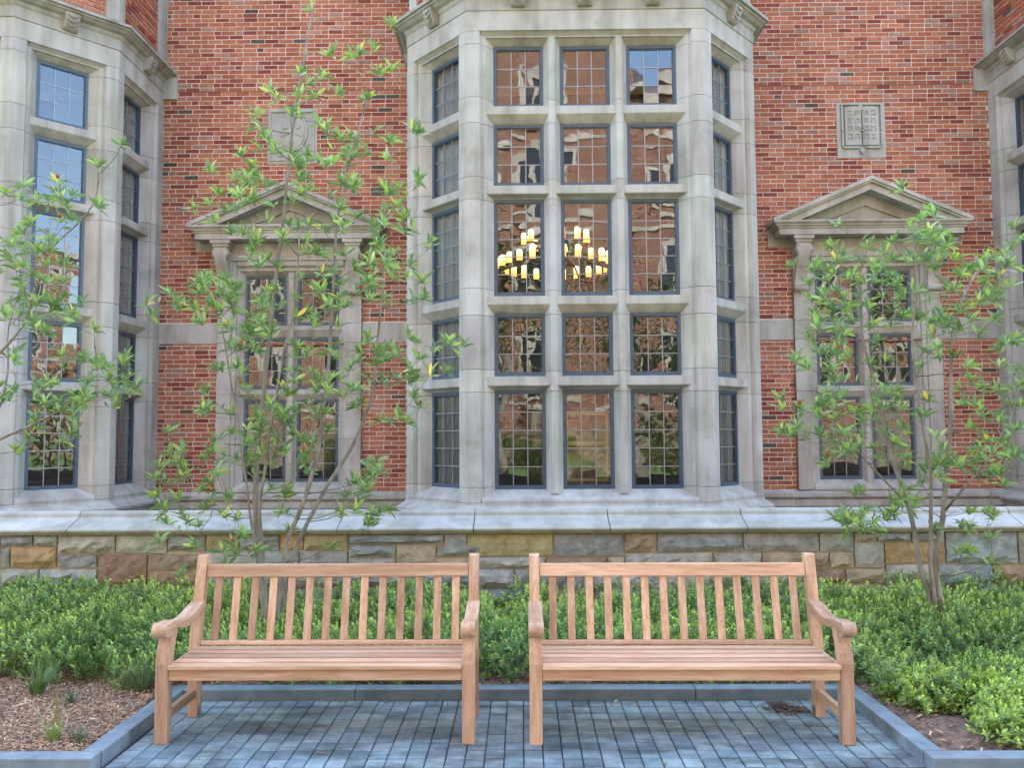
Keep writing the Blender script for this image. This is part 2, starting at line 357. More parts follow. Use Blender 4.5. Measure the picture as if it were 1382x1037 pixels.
def bay(cx, label, ranks, faces=(0, 1, 2, 3, 4)):
    part = bpy.data.objects.new('bay_window', None); COL.objects.link(part); part.empty_display_size = .1
    adopt(part, hall); part['label'] = label
    pts = [Vector((cx+x, y, 0)) for x, y in ((-2.27, YW), (-2.27, 10.44), (-1.43, 9.53), (1.43, 9.53), (2.27, 10.44), (2.27, YW))]
    fr = []
    for a, b in zip(pts[:-1], pts[1:]):
        L = (b-a).length; u = (b-a)/L; n = Vector((u.y, -u.x, 0)); fr.append((a, u, n, L))
    cols = [[(.64, .55)], [(.62, .61)], [(.62, .61), (1.43, .61), (2.24, .61)], [(.62, .61)], [(.72, .55)]]
    def jamb(e, a): return [(e, -.28), (e, -.172), (e-.012, -.155), (a+.075, -.065), (a+.055, -.052), (a+.022, -.052), (a+.018, -.03), (a, 0)]
    A0 = .15
    for i in range(6):                   # corner piers
        left = fr[i-1] if i > 0 else None; right = fr[i] if i < 5 else None
        poly = []
        if left:
            O, u, n, L = left; c, wd = cols[i-1][-1]; e = L-(c+wd/2)
            poly += [(pts[i]-u*d+n*k).xy for d, k in jamb(e, min(A0, e-.14) if i < 5 else e-.16)]
        else: poly += [(pts[i]+Vector((.28, 0, 0))).xy]
        poly.append(pts[i].xy)
        if right:
            O, u, n, L = right; c, wd = cols[i][0]; e = c-wd/2
            poly += [(pts[i]+u*d+n*k).xy for d, k in reversed(jamb(e, min(A0, e-.14) if i > 0 else e-.16))]
        else: poly += [(pts[i]+Vector((-.28, 0, 0))).xy]
        if 0 < i < 5: 
            poly.append((pts[i]-((left[2]+right[2]).normalized())*.30).xy)
        poly = [tuple(q) for q in poly]
        stack(part, poly, (0, 0, 0), UX, UY, ZJP, LIME, 'pier_block')
    for k, (O, u, n, L) in enumerate(fr):
        cl = cols[k]
        for (c0, w0), (c1, w1) in zip(cl[:-1], cl[1:]):   # mullions
            m = (c0+w0/2+c1-w1/2)/2; h = (c1-w1/2-c0-w0/2)/2
            poly = [(m-h, -.172), (m-h+.012, -.155), (m-.045, -.075), (m-.035, -.058), (m+.035, -.058), (m+.045, -.075), (m+h-.012, -.155), (m+h, -.172), (m+h, -.27), (m-h, -.27)]
            stack(part, poly, O, u, n, [.90]+ZJ[1:-1]+[6.44], LIME, 'mullion')
        for ci, (c, wd) in enumerate(cl):
            for (a0, a1), (b0, b1) in zip(ROWS[:-1], ROWS[1:]):
                MB().prism([(-.26, a1+.002), (-.172, a1+.002), (-.15, a1+.018), (-.075, b0-.125), (-.069, b0-.115), (-.069, b0-.022), (-.172, b0-.002), (-.26, b0-.002)],
                           O, n, UZ, u, c-wd/2-(.09 if ci == 0 else .058), c+wd/2+(.09 if ci == len(cl)-1 else .058), jit(LIME, .05)).build('transom', 'limestone', part)
            for ri, (z0, z1) in enumerate(ROWS):
                window(part, O, u, n, c, wd, z0, z1, NPANE[ri], ranks[k]+(0 if ri else .1))
            MB().prism([(-.26, 6.337), (-.172, 6.337), (-.15, 6.35), (-.09, 6.395), (-.066, 6.41), (-.066, 6.458), (-.26, 6.458)], O, n, UZ, u, c-wd/2-.066, c+wd/2+.066, jit(LIME, .04)).build('lintel', 'limestone', part)
        e0 = min(A0, cl[0][0]-cl[0][1]/2-.14)+.005
        MB().prism([(-.27, .80), (-.27, .948), (-.172, .948), (-.012, .845), (-.004, .83), (-.004, .80)], O, n, UZ, u, e0+.01, L-e0-.01, jit(LIME, .04)).build('sill', 'limestone', part)
        # the head mould above all lights of one face
        MB().prism([(-.27, 6.40), (-.062, 6.40), (-.06, 6.415), (-.045, 6.43), (-.02, 6.45), (-.003, 6.459), (-.27, 6.459)], O, n, UZ, u, e0+.02, L-e0-.02, jit(LIME, .04)).build('head_mould', 'limestone', part)
        for c, wd in cl:
            cb = MB(); q = .085
            cb.prism([(.012, 6.735), (.05, 6.735), (.085, 6.76), (.10, 6.80), (.13, 6.85), (.145, 6.90), (.145, 6.935), (.012, 6.935)], O, n, UZ, u, c-q, c+q, jit((.39, .375, .335), .05))
            o = cb.build('corbel', 'limestone', part, bevel=.01)
            lf = MB()
            for s_ in (-1, 1):
                for hz in (6.775, 6.825, 6.875):
                    lf.prism([(c+s_*.005, hz-.012), (c+s_*.06, hz+.022), (c+s_*.062, hz+.036), (c+s_*.005, hz+.014)], O, u, UZ, n, .06, .115+(hz-6.775)*.42, (.38, .36, .32))
            lf.build('carved_leaf', 'limestone', part)
    path = [p.xy for p in pts]
    MB().sweep([(-.28, 6.462), (0, 6.462), (0, 6.70), (-.28, 6.70)], path, LIME).build('frieze', 'limestone', part)
    MB().sweep([(-.28, 6.703), (.006, 6.703), (.012, 6.712), (.012, 6.845), (.03, 6.865), (.045, 6.90), (.09, 6.915), (.13, 6.945), (.15, 6.95), (.15, 6.972), (.185, 6.975), (.19, 7.01), (.03, 7.06), (-.28, 7.06)], path, (.41, .40, .36)).build('cornice', 'limestone', part)
    MB().sweep([(-.28, .30), (.03, .30), (.03, .60), (.05, .64), (.12, .655), (.125, .69), (.10, .705), (.012, .765), (.008, .797), (-.28, .797)], path, LIME).build('base_mould', 'limestone', part)
    MB().sweep([(-.28, -.1), (.02, -.1), (.02, .298), (-.28, .298)], path, LIME).build('plinth', 'limestone', part)
    # cornice stops against the brick wall
    for s_ in (-1, 1):
        MB().box(cx+s_*2.27-(.0 if s_ > 0 else .2), YW-.05, 6.60, cx+s_*2.27+(.2 if s_ > 0 else 0), YW+.06, 6.86+.07, jit(LIME, .05)).build('cornice_stop', 'limestone', part)
    # parapet: brick panels between stone quoins
    ip = [(p-(Vector((cx, YW+1.2, 0))-p).normalized()*0).xy for p in pts]
    pa = MB(); pa.sweep([(-.3, 7.05), (-.052, 7.05), (-.052, 9.6), (-.3, 9.6)], path, (1, 1, 1)); pw = pa.build('parapet', 'mortar', part)
    for i in range(6):
        l = fr[i-1] if i > 0 else None; r = fr[i] if i < 5 else None
        q = []
        if l: q += [(pts[i]-l[1]*.17+l[2]*-.06).xy, (pts[i]-l[1]*.17+l[2]*-.02).xy]
        else: q += [(pts[i]+Vector((.2, 0, 0))).xy]
        mm = ((l[2] if l else Vector())+(r[2] if r else Vector())).normalized()
        q.append((pts[i]-mm*.02).xy)
        if r: q += [(pts[i]+r[1]*.17+r[2]*-.02).xy, (pts[i]+r[1]*.17+r[2]*-.06).xy]
        else: q += [(pts[i]-Vector((.2, 0, 0))).xy]
        if i in (0, 5):   # strip that returns on to the wall
            s_ = -1 if i == 0 else 1
            q = [(cx+s_*2.0, YW-.16), (cx+s_*2.255, YW-.16), (cx+s_*2.255, YW-.0), (cx+s_*2.30, YW-.02), (cx+s_*2.30, YW+.05), (cx+s_*2.0, YW+.05)]
        stack(part, [tuple(v) for v in q], (0, 0, 0), UX, UY, [7.03, 7.42, 7.75, 8.2, 8.6, 9.05, 9.6], LIME, 'quoin')
    for O, u, n, L in fr:
        brickface(part, O-n*.045, u, n, .18, L-.18, 7.055, 8.9)
    # closed roof and floor of the bay
    MB().prism([tuple(p.xy) for p in pts], (0, 0, 0), UX, UY, UZ, 7.062, 7.10).build('bay_roof', 'slate', part)
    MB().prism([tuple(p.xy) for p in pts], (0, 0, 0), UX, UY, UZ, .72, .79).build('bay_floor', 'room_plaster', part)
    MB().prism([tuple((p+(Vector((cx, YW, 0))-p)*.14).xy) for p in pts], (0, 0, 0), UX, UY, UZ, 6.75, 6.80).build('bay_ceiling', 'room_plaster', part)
    return part

# bricks: three stretcher courses, then a course of stretchers and headers in turn
CH, BL = .0667, .2127
BRICKS = []
def bcol():
    r = random.random()
    if r < .014: return jit((.10, .092, .072), .2)
    if r < .12: return jit((.36, .21, .155), .13)
    if r < .29: return jit((.25, .072, .05), .14)
    if r < .60: return jit((.43, .18, .105), .11)
    return jit((.37, .135, .076), .12)
def brick(O, u, n, a0, a1, z0, z1, tilt=True):
    d = random.uniform(-.002, .003); e = [random.uniform(-.0018, .0018) for _ in range(4)]
    P = [(a0, z0), (a1, z0), (a1, z1), (a0, z1)]
    b = .0035
    F = [(a0+b, z0+b), (a1-b, z0+b), (a1-b, z1-b), (a0+b, z1-b)]
    O = Vector(O)
    vs = [O+u*a+UZ*z-n*.02 for a, z in P]+[O+u*a+UZ*z+n*(.0025+d) for a, z in P]+[O+u*a+UZ*z+n*(.006+d+e[i]) for i, (a, z) in enumerate(F)]
    fs = [(8, 9, 10, 11)]+[(i, (i+1) % 4, 4+(i+1) % 4, 4+i) for i in range(4)]+[(4+i, 4+(i+1) % 4, 8+(i+1) % 4, 8+i) for i in range(4)]
    return vs, fs
def courses(a0, a1, z0, z1, holes, k0=0):
    k = 0; z = z0
    while z < z1-.02:
        zt = min(z+CH, z1); bz0, bz1 = z+.0058, zt-.0058
        kk = k+k0; seq = [BL] if kk % 4 else [BL, BL/2+.002]
        off = {0: .03, 1: .10, 2: .0, 3: .107}[kk % 4]
        iv = [(a0, a1)]; extra = []
        for hx0, hx1, hz0, hz1 in holes:
            if hz0 < bz1-.004 and hz1 > bz0+.004:
                nv = []
                if hz0 > bz0+.012: extra.append((max(hx0, a0), min(hx1, a1), bz0, hz0-.004))
                if hz1 < bz1-.012: extra.append((max(hx0, a0), min(hx1, a1), hz1+.004, bz1))
                for p, q in iv:
                    if hx0 > p: nv.append((p, min(q, hx0)))
                    if hx1 < q: nv.append((max(p, hx1), q))
                iv = [(p, q) for p, q in nv if q-p > .012]
        x = math.floor(a0)-1-off; j = 0
        while x < a1:
            wl = seq[j % len(seq)]; s0, s1 = x+.0055, x+wl-.0055
            for p, q in iv:
                c0, c1 = max(s0, p), min(s1, q)
                if c1-c0 > .02: yield c0, c1, bz0, bz1
            for p, q, e0, e1 in extra:
                c0, c1 = max(s0, p), min(s1, q)
                if c1-c0 > .02: yield c0, c1, e0, e1
            x += wl; j += 1
        z += CH; k += 1
def brickface(part, O, u, n, a0, a1, z0, z1):
    m = MB()
    for c0, c1, b0, b1 in courses(a0, a1, z0, z1, []):
        vs, fs = brick(O, u, n, c0, c1, b0, b1); m.add(vs, fs, bcol())
    m.build('parapet_bricks', 'brick', part, kind='stuff')

# main wall
PC = [CXB-4.19+.02, CXB+4.21]            # axes of the two pedimented windows
SUR = 1.055
PLQ = [(-3.748, -3.009, 5.617, 6.455), (4.655, 5.368, 5.622, 6.457)]
JZ = .785+.0667*89
holes = [(c-SUR, c+SUR, .70, 4.16) for c in PC]+[(a, b, c, d) for a, b, c, d in PLQ]
holes_b = holes+[(WX0-.1, WX1+.1, 2.945, 3.24)]
holes_b += [(c-1.40, c+1.40, 4.30, 4.56) for c in PC]
ENDS = [(CXB-1.9, CXB+1.9)]
wall = MB()
wxs = sorted({-40, 40, WX0, WX1, CXB-1.9, CXB+1.9, *[v for h in holes[:2] for v in h[:2]]})
wzs = [-.1, .70, 4.16, 6.75, 9.0]
SIDE = [(-12, WX0-.30, .75, 6.75), (WX1+.30, 14, .75, 6.75), (CXB-1.9, CXB+1.9, .75, 6.75)]
def solid(x, z):
    for h in holes[:2]:
        if h[0] < x < h[1] and h[2] < z < h[3]: return False
    for a, b, c, d in SIDE:
        if a < x < b and .70 < z < 6.75: return False
    return True
wxs = sorted(set(wxs) | {-12, 14, WX0-.3, WX1+.3})
wp = MB()
for xa, xb in zip(wxs[:-1], wxs[1:]):
    for za, zb in zip(wzs[:-1], wzs[1:]):
        if solid((xa+xb)/2, (za+zb)/2): wp.box(xa, YW, za, xb, YW+.3, zb)
brickwall = wp.build('wall', 'mortar', hall)
bl = []
for x0, x1 in ((WX0+.001, CXB-1.9), (CXB+1.9, WX1-.001)):
    for q in courses(x0, x1, .785, 9.0, holes_b, 2): bl.append(q)
cc = Vector((0, 0, H))
vis = lambda q: (q[1]-q[0] > .19 and ((-5.2 < q[0] < -1.75) or (3.45 < q[0] < 6.8)) and 3.3 < q[2] < 7.6)
cand = sorted([q for q in bl if vis(q)], key=lambda q: (Vector(((q[0]+q[1])/2, YW, (q[2]+q[3])/2))-Vector((.8, 0, 6.0))).length)
ind = set(cand[:300])
rest = MB(); Ow = Vector((0, YW, 0)); nw = Vector((0, -1, 0))
for q in bl:
    vs, fs = brick(Ow, UX, nw, *q)
    if q in ind: MB().add(vs, fs, bcol()).build('brick', 'brick', brickwall)
    else: rest.add(vs, fs, bcol())
rest.build('bricks', 'brick', brickwall, kind='stuff')
for x0, x1 in ((WX0, CXB-1.9), (CXB+1.9, WX1)):
    MB().box(x0, YW-.0075, JZ-.0045, x1, YW+.01, JZ+.0045).build('joint_strip', 'sealant', brickwall)
# string course and water table
for a, b in ((WX0, PC[0]-SUR), (PC[0]+SUR, CXB-1.6), (CXB+1.6, PC[1]-SUR), (PC[1]+SUR, WX1)):
    MB().box(a+.002, YW-.012, 2.947, b-.002, YW+.05, 3.238, jit(LIME, .04)).build('string_course', 'limestone', hall)
for x0, x1 in ((WX0, CXB-1.6), (CXB+1.6, WX1)):
    k = 3; st = (x1-x0)/k
    for i in range(k):
        MB().prism([(-.2, .40), (.05, .40), (.05, .53), (.055, .545), (.07, .56), (.07, .64), (.055, .65), (.05, .66), (.09, .672), (.105, .69), (.105, .735), (.06, .755), (.012, .782), (-.2, .782)],
                   (x0+st*i, YW, 0), nw, UZ, UX, .002, st-.002, jit(LIME, .05)).build('water_table', 'limestone', hall)
MB().box(WX0, YW-.03, -.1, WX1, YW+.2, .398, LIME).build('plinth', 'limestone', hall)
# upper storeys, roof and back: out of view, they throw the shade
MB().box(-40, YW, 9.002, 40, YW+.4, 11).build('upper_wall', 'far_brick', hall)
MB().box(-40, YW-.3, 11, 40, YW+10, 11.3).build('roof', 'slate', hall)
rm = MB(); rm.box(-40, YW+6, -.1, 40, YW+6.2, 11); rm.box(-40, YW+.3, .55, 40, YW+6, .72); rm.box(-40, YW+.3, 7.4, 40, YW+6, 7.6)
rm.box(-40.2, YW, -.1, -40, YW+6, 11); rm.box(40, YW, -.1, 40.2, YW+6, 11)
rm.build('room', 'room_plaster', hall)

def ped_window(cx, label, rk):
    part = bpy.data.objects.new('pedimented_window', None); COL.objects.link(part); part.empty_display_size = .1
    adopt(part, hall); part['label'] = label
    O = Vector((cx, YW, 0)); u, n = UX, nw
    rows = [(.926, 2.116), (2.282, 3.037), (3.222, 3.967)]; cw = .61; g = .165
    cl = [-(cw+g)/2, (cw+g)/2]; e = cw+g/2
    for s_ in (-1, 1):
        poly = [(s_*e, .10), (s_*(e+.01), .08), (s_*(e+.07), .03), (s_*(e+.09), .02), (s_*(e+.10), -.01), (s_*(e+.135), -.03), (s_*(e+.15), -.03), (s_*(e+.155), -.055), (s_*(SUR-.003), -.055), (s_*(SUR-.003), .10), (s_*(SUR-.003), .2), (s_*e, .2)]
        stack(part, [(a, -b) for a, b in poly], O, u, n, [.785, 1.55, 2.2, 2.95, 3.23, 3.70, 4.16], LIME, 'jamb_block')
    h = g/2
    stack(part, [(-h, -.105), (-h+.01, -.09), (-.035, -.03), (.035, -.03), (h-.01, -.09), (h, -.105), (h, -.19), (-h, -.19)], O, u, n, [.86, 2.1, 2.30, 3.02, 3.24, 4.0], LIME, 'mullion')
    for c in cl:
        for (a0, a1), (b0, b1) in zip(rows[:-1], rows[1:]):
            MB().prism([(-.19, a1+.002), (-.105, a1+.002), (-.09, a1+.015), (-.045, b0-.09), (-.034, b0-.08), (-.034, b0-.02), (-.105, b0-.002), (-.19, b0-.002)], O, n, UZ, u, c-cw/2-.04, c+cw/2+.04, jit(LIME, .05)).build('transom', 'limestone', part)
        for ri, (z0, z1) in enumerate(rows): window(part, O, u, n, c, cw, z0, z1, (5, 3, 3)[ri], rk, -.10)
    MB().prism([(-.19, .782), (-.19, .922), (-.105, .922), (.045, .83), (.05, .82), (.05, .784)], O, n, UZ, u, -e-.12, e+.12, jit(LIME, .04)).build('sill', 'limestone', part)
    MB().prism([(-.19, 3.97), (-.105, 3.97), (-.08, 3.985), (-.035, 4.02), (-.02, 4.022), (-.02, 4.06), (.0, 4.075), (.03, 4.09), (.03, 4.16), (-.19, 4.16)], O, n, UZ, u, -e-.09, e+.09, jit(LIME, .04)).build('lintel', 'limestone', part)
    MB().box(cx-SUR+.004, YW-.05, 4.163, cx+SUR-.004, YW+.1, 4.42, jit(LIME, .04)).build('frieze', 'limestone', part)
    for s_ in (-1, 1):
        a, b = sorted((s_*(SUR+.001), s_*1.398))
        MB().box(cx+a, YW-.02, 4.303, cx+b, YW+.05, 4.557, jit(LIME, .04)).build('frieze_wing', 'limestone', part)
    # consoles: an S scroll in side view, with a capital above
    for s_ in (-1, 1):
        xc = s_*.955; wd = .105
        prof = []
        for i in range(17):                                   # front line of the S
            t = i/16; z = 4.30-t*.60
            y = .205*(1-t)**1.1+.075+.03*math.sin(t*math.pi*2.0)
            prof.append((y, z))
        prof = [(.05, 4.30)]+prof+[(.05, 3.70)]
        c = MB(); c.prism(prof, O, n, UZ, u, xc-wd+.018, xc+wd-.018, jit(LIME, .04))
        con = c.build('console', 'limestone', part, bevel=.008)
        vol = MB()
        for zz, yy, rr in ((4.232, .205, .068), (3.685, .095, .05)):
            pr = [(yy+rr*math.cos(k*math.pi/8), zz+rr*math.sin(k*math.pi/8)) for k in range(16)]
            vol.prism(pr, O, n, UZ, u, xc-wd-.004, xc+wd+.004, LIME)
            pr2 = [(yy+rr*.45*math.cos(k*math.pi/6), zz+rr*.45*math.sin(k*math.pi/6)) for k in range(12)]
            vol.prism(pr2, O, n, UZ, u, xc-wd-.016, xc+wd+.016, LIME)
        vol.build('scroll', 'limestone', part)
        cp = MB()
        for z0, z1, q, d in ((4.302, 4.33, .108, .24), (4.332, 4.372, .128, .26), (4.374, 4.425, .155, .285)):
            cp.prism([(xc-q+.012, .05), (xc-q+.012, d-.012), (xc+q-.012, d-.012), (xc+q-.012, .05)], O, u, n, UZ, z0, z1, LIME)
        cp.build('capital', 'limestone', part)
    # horizontal cornice, raking cornice, tympanum
    W = 1.41; zb = 4.428
    cor = [(.0, zb), (.25, zb), (.25, zb+.085), (.262, zb+.09), (.275, zb+.105), (.31, zb+.12), (.335, zb+.15), (.345, zb+.16), (.345, zb+.185), (.0, zb+.20)]
    path = [(cx-W+.30, YW+.02), (cx-W+.30, YW), (cx+W-.30, YW), (cx+W-.30, YW+.02)]
    m = MB(); m.prism([(-W+.10, -.0), (-W+.10, .285), (W-.10, .285), (W-.10, -.0)], O, u, n, UZ, zb, zb+.088, LIME)
    m.build('bed_mould', 'limestone', part)
    m = MB()
    lay = [(zb+.0895, zb+.12, .075, .30), (zb+.1205, zb+.150, .045, .325), (zb+.1505, zb+.165, .02, .345), (zb+.1655, zb+.192, .0, .36)]
    for z0, z1, q, d in lay: m.prism([(-W+q, 0), (-W+q, d), (W-q, d), (W-q, 0)], O, u, n, UZ, z0, z1, LIME)
    m.build('cornice', 'limestone', part)
    z0 = zb+.194; ap = 5.255; th = .185
    for s_ in (-1, 1):
        sl_ = (ap-z0-.03)/W
        for k, (t0, t1, d) in enumerate(((0, .055, .36), (.056, .085, .335), (.086, .185, .29))):
            # three stepped fillets, each cut level at the foot and plumb at the apex
            def pt(off, x): return (s_*x, ap-off-(x*sl_))
            xe0 = min((ap-t0-z0)/sl_, W); xe1 = min((ap-t1-z0)/sl_, W)
            poly = [pt(t0, 0), pt(t0, xe0), (s_*xe0, z0) if xe0 >= W else pt(t0, xe0), (s_*xe1, z0), pt(t1, 0)]
            q = [];
            for p_ in poly:
                if not q or (Vector(p_)-Vector(q[-1])).length > 1e-4: q.append(p_)
            nseg = 3
            MB().prism(q, O, u, UZ, n, 0.0, d, jit(LIME, .04)).build('raking_cornice', 'limestone', part)
    sl_ = (ap-z0-.03)/W; xi = (ap-.186-z0)/sl_
    MB().prism([(-xi, z0), (xi, z0), (0, ap-.187)], O, u, UZ, n, 0, .05, jit((.39, .375, .335), .03)).build('tympanum', 'limestone', part)
    for s_ in (-1, 1):
        MB().prism([(s_*.0, ap-.188), (s_*xi, z0), (s_*(xi-.34), z0), (0, ap-.188-.17)], O, u, UZ, n, .04, .085, jit((.40, .385, .345), .03)).build('tympanum_border', 'limestone', part)
    return part
ped_window(PC[0], 'pedimented window below the plaque with a shield', 2)
ped_window(PC[1], 'pedimented window below the plaque with an open book', 2)

bay(CXB, 'three-light bay window between the two pedimented windows', [5, 4, 0, 4, 5])
bay(CXB-SP, 'bay window behind the branches of the tree beside the mulch bed', [9, 9, 9, 1, 1.5])
bay(CXB+SP, 'bay window past the pedimented window below the book plaque', [3, 8, 9, 9, 9])

# panes: the 300 that show largest are single objects, the others one part
pane_me = MB().box(-.5, -.5, -.002, .5, .5, .002).mesh('pane')
pane_me.materials.append(MATS['glass'])
PANES.sort(key=lambda p: p[-1])
restp = {}
for i, (part, c, tl, u, n, pw, ph, rk) in enumerate(PANES):
    M = Matrix((u, UZ, n)).transposed(); M = (tl @ M).to_4x4(); M.translation = c
    M = M @ Matrix.Diagonal((pw, ph, 1, 1))
    if i < 300:
        o = bpy.data.objects.new('pane', pane_me); COL.objects.link(o); o.parent = part
        o.matrix_parent_inverse = Matrix.Identity(4); o.matrix_basis = M
    else:
        b = restp.setdefault('r', MB()); b.add([M @ v.co for v in pane_me.vertices], [tuple(p.vertices) for p in pane_me.polygons])
restp['r'].build('panes', 'glass', hall, kind='stuff')

# plaques
def plaque(k):
    x0, x1, z0, z1 = PLQ[k]; cx, cz = (x0+x1)/2, (z0+z1)/2; O = Vector((cx, YW, cz)); n = nw
    part = MB().box(x0+.004, YW-.012, z0+.004, x1-.004, YW+.05, z1-.004, (.44, .44, .405)).build('carved_plaque', 'limestone', hall)
    hw, hh = (x1-x0)/2, (z1-z0)/2
    P = lambda a, b: (a, b)
    def pc(poly, d0, d1, name, b=.006): MB().prism(poly, O, UX, UZ, n, d0, d1, (.455, .455, .42)).build(name, 'limestone', part, bevel=b)
    if k == 1:
        part['label'] = 'square plaque carved with an open lettered book'
        # the book: two pages with swelling tops, a clasp in the gutter and a drop below
        for s_ in (-1, 1):
            pc([(s_*.012, -hh+.18), (s_*.245, -hh+.18), (s_*.245, hh-.105), (s_*.20, hh-.075), (s_*.10, hh-.07), (s_*.04, hh-.085), (s_*.012, hh-.11)], .011, .045, 'page')
            for (a, b, c, d) in ((.03, .30, hh-.052, hh-.030), (.275, .297, -.02, hh-.055), (.275, .297, -hh+.16, -.05), (.05, .27, -hh+.135, -hh+.16)):
                pc([(s_*a, c), (s_*b, c), (s_*b, d), (s_*a, d)], .011, .05, 'cover_edge', .003)
            for i in range(2):
                for j in range(4):
                    gx = s_*(.065+i*.105); gz = hh-.165-j*.118
                    g = MB(); kind = random.randrange(4)
                    def bar(a, b, c, d): g.prism([(gx+a, gz+b), (gx+c, gz+b), (gx+c, gz+d), (gx+a, gz+d)], O, UX, UZ, n, .044, .058, (.455, .455, .42))
                    bar(-.032, .024, .032, .036)
                    if kind != 1: bar(.021, -.036, .033, .023)
                    if kind in (0, 2): bar(-.033, -.036, -.021, .023)
                    if kind in (1, 3): bar(-.032, -.036, .032, -.024)
                    if kind == 1: bar(-.005, -.023, .007, .023)
                    if kind == 2: bar(-.006, -.02, .006, .01)
                    g.build('carved_letter', 'limestone', part)
        pc([(-.022, -.035), (.022, -.035), (.022, .035), (.012, .035), (.012, -.018), (-.012, -.018), (-.012, .035), (-.022, .035)], .03, .07, 'clasp', .003)
        pc([(0, -hh+.05), (.034, -hh+.095), (.034, -hh+.13), (0, -hh+.118), (-.034, -hh+.13), (-.034, -hh+.095)], .011, .045, 'drop', .004)
    else:
        part['label'] = 'square plaque carved with a shield'
        for (a, b, c, d) in ((-hw+.035, -hw+.06, -hh+.04, hh-.04), (hw-.06, hw-.035, -hh+.04, hh-.04), (-hw+.062, hw-.062, hh-.065, hh-.04), (-hw+.062, hw-.062, -hh+.04, -hh+.065)):
            pc([(a, c), (b, c), (b, d), (a, d)], .011, .03, 'border')
        sh = [(-.20, .24), (0, .27), (.20, .24), (.235, .12), (.225, -.04), (.16, -.17), (0, -.27), (-.16, -.17), (-.225, -.04), (-.235, .12)]
        pc(sh, .011, .032, 'shield', .01); pc([(a*.84, b*.84) for a, b in sh], .031, .044, 'shield_field', .006)
        pc([(-.17, .035), (0, .10), (.17, .035), (.17, -.03), (0, .035), (-.17, -.03)], .043, .054, 'chevron', .003)
        for gx, gz in ((-.09, .13), (.09, .13), (0, -.10)):
            pc([(gx+.04*math.cos(k_*math.pi/4), gz+.04*math.sin(k_*math.pi/4)) for k_ in range(8)], .043, .056, 'roundel', .004)
plaque(0); plaque(1)

# ---------------------------------------------------------------- inside the bay: chandelier, curtains, carved panel
ch = thing('chandelier', 'lit iron ring chandelier of amber candles behind the bay glass', 'chandelier', (.50, 11.6, 3.7))
Oc = Vector((.50, 11.6, 0))
for rr, zz, nn in ((.80, 3.92, 24), (.46, 4.26, 12)):
    b = MB(); b.tube([Oc+Vector((rr*math.cos(t), rr*math.sin(t), zz)) for t in np.linspace(0, 2*math.pi, 33)], [.03]*33, 6)
    b.build('ring', 'wrought_iron', ch)
    for k in range(nn):
        t = 2*math.pi*(k+.3)/nn; p = Oc+Vector((rr*math.cos(t), rr*math.sin(t), zz))
        MB().lathe([(.05, .0), (.062, .012), (.062, .03), (.03, .035)], p+Vector((0, 0, .01)), 10).build('drip_pan', 'wrought_iron', ch)
        hh = random.uniform(.15, .21)
        MB().lathe([(.038, 0), (.041, .01), (.040, hh-.02), (.030, hh), (.012, hh+.005)], p+Vector((0, 0, .046)), 10).build('candle', 'candle_glow', ch, smooth=True)
for k in range(6):
    t = 2*math.pi*k/6
    MB().tube([Oc+Vector((.80*math.cos(t), .80*math.sin(t), 3.92)), Oc+Vector((.46*math.cos(t), .46*math.sin(t), 4.26)), Oc+Vector((.0, .0, 5.1))], [.014]*3, 5).build('spoke', 'wrought_iron', ch)
MB().tube([Oc+Vector((0, 0, 5.1)), Oc+Vector((0, 0, 7.4))], [.02, .02], 6).build('chain', 'wrought_iron', ch)
def curtain(p0, p1, label):
    p0, p1 = Vector(p0), Vector(p1); L = (p1-p0).length; u = (p1-p0)/L; n = Vector((u.y, -u.x, 0)); k = 90
    V = []; F = []
    for z in (.82, 6.6):
        for i in range(k+1): V.append(p0+u*(L*i/k)+n*(.012*math.sin(i*.75)+.005*math.sin(i*1.9))+UZ*z)
    F = [(i, i+1, k+2+i, k+1+i) for i in range(k)]
    o = MB().add(V, F).build('curtain', 'curtain_cloth', None, smooth=True)
    o['label'] = label; o['category'] = 'curtain'; o['group'] = 'curtains behind the side lights'
    md = o.modifiers.new('thick', 'SOLIDIFY'); md.thickness = .006
def behind(p0, p1, c, hl, off=.25):       # a curtain hung just inside one face of a bay
    p0, p1 = Vector((*p0, 0)), Vector((*p1, 0)); u = (p1-p0).normalized(); n = Vector((u.y, -u.x, 0)); q = p0+u*c-n*off
    return q-u*hl, q+u*hl
for s_ in (-1, 1):
    e = [(CXB+s_*2.27, 10.44), (CXB+s_*1.43, 9.53)]
    if s_ > 0: e = e[::-1]
    curtain(*behind(e[0], e[1], .62, .31), 'grey pleated curtain in the middle bay on the side towards the '+('shield' if s_ < 0 else 'book')+' plaque')
curtain(*behind((CXB-SP+2.27, 10.44), (CXB-SP+2.27, YW), .80, .22), 'grey pleated curtain in the bay behind the mulch bed')
cpn = thing('carved_panel', 'carved dark wood panel in a gilt frame behind the middle low light', 'panel', (.80, 10.08, .80))
x0, x1, z0, z1 = .535, 1.06, 1.02, 1.86
MB().box(x0+.03, 10.08, z0+.03, x1-.03, 10.11, z1-.03).build('board', 'carved_oak', cpn)
fb = MB()
for q in ((x0, z0, x0+.032, z1), (x1-.032, z0, x1, z1), (x0+.033, z0, x1-.033, z0+.032), (x0+.033, z1-.032, x1-.033, z1), (x0+.033, 1.46, x1-.033, 1.51)): fb.box(q[0], 10.055, q[1], q[2], 10.12, q[3])
fb.build('frame', 'gilt', cpn)
rl = MB()
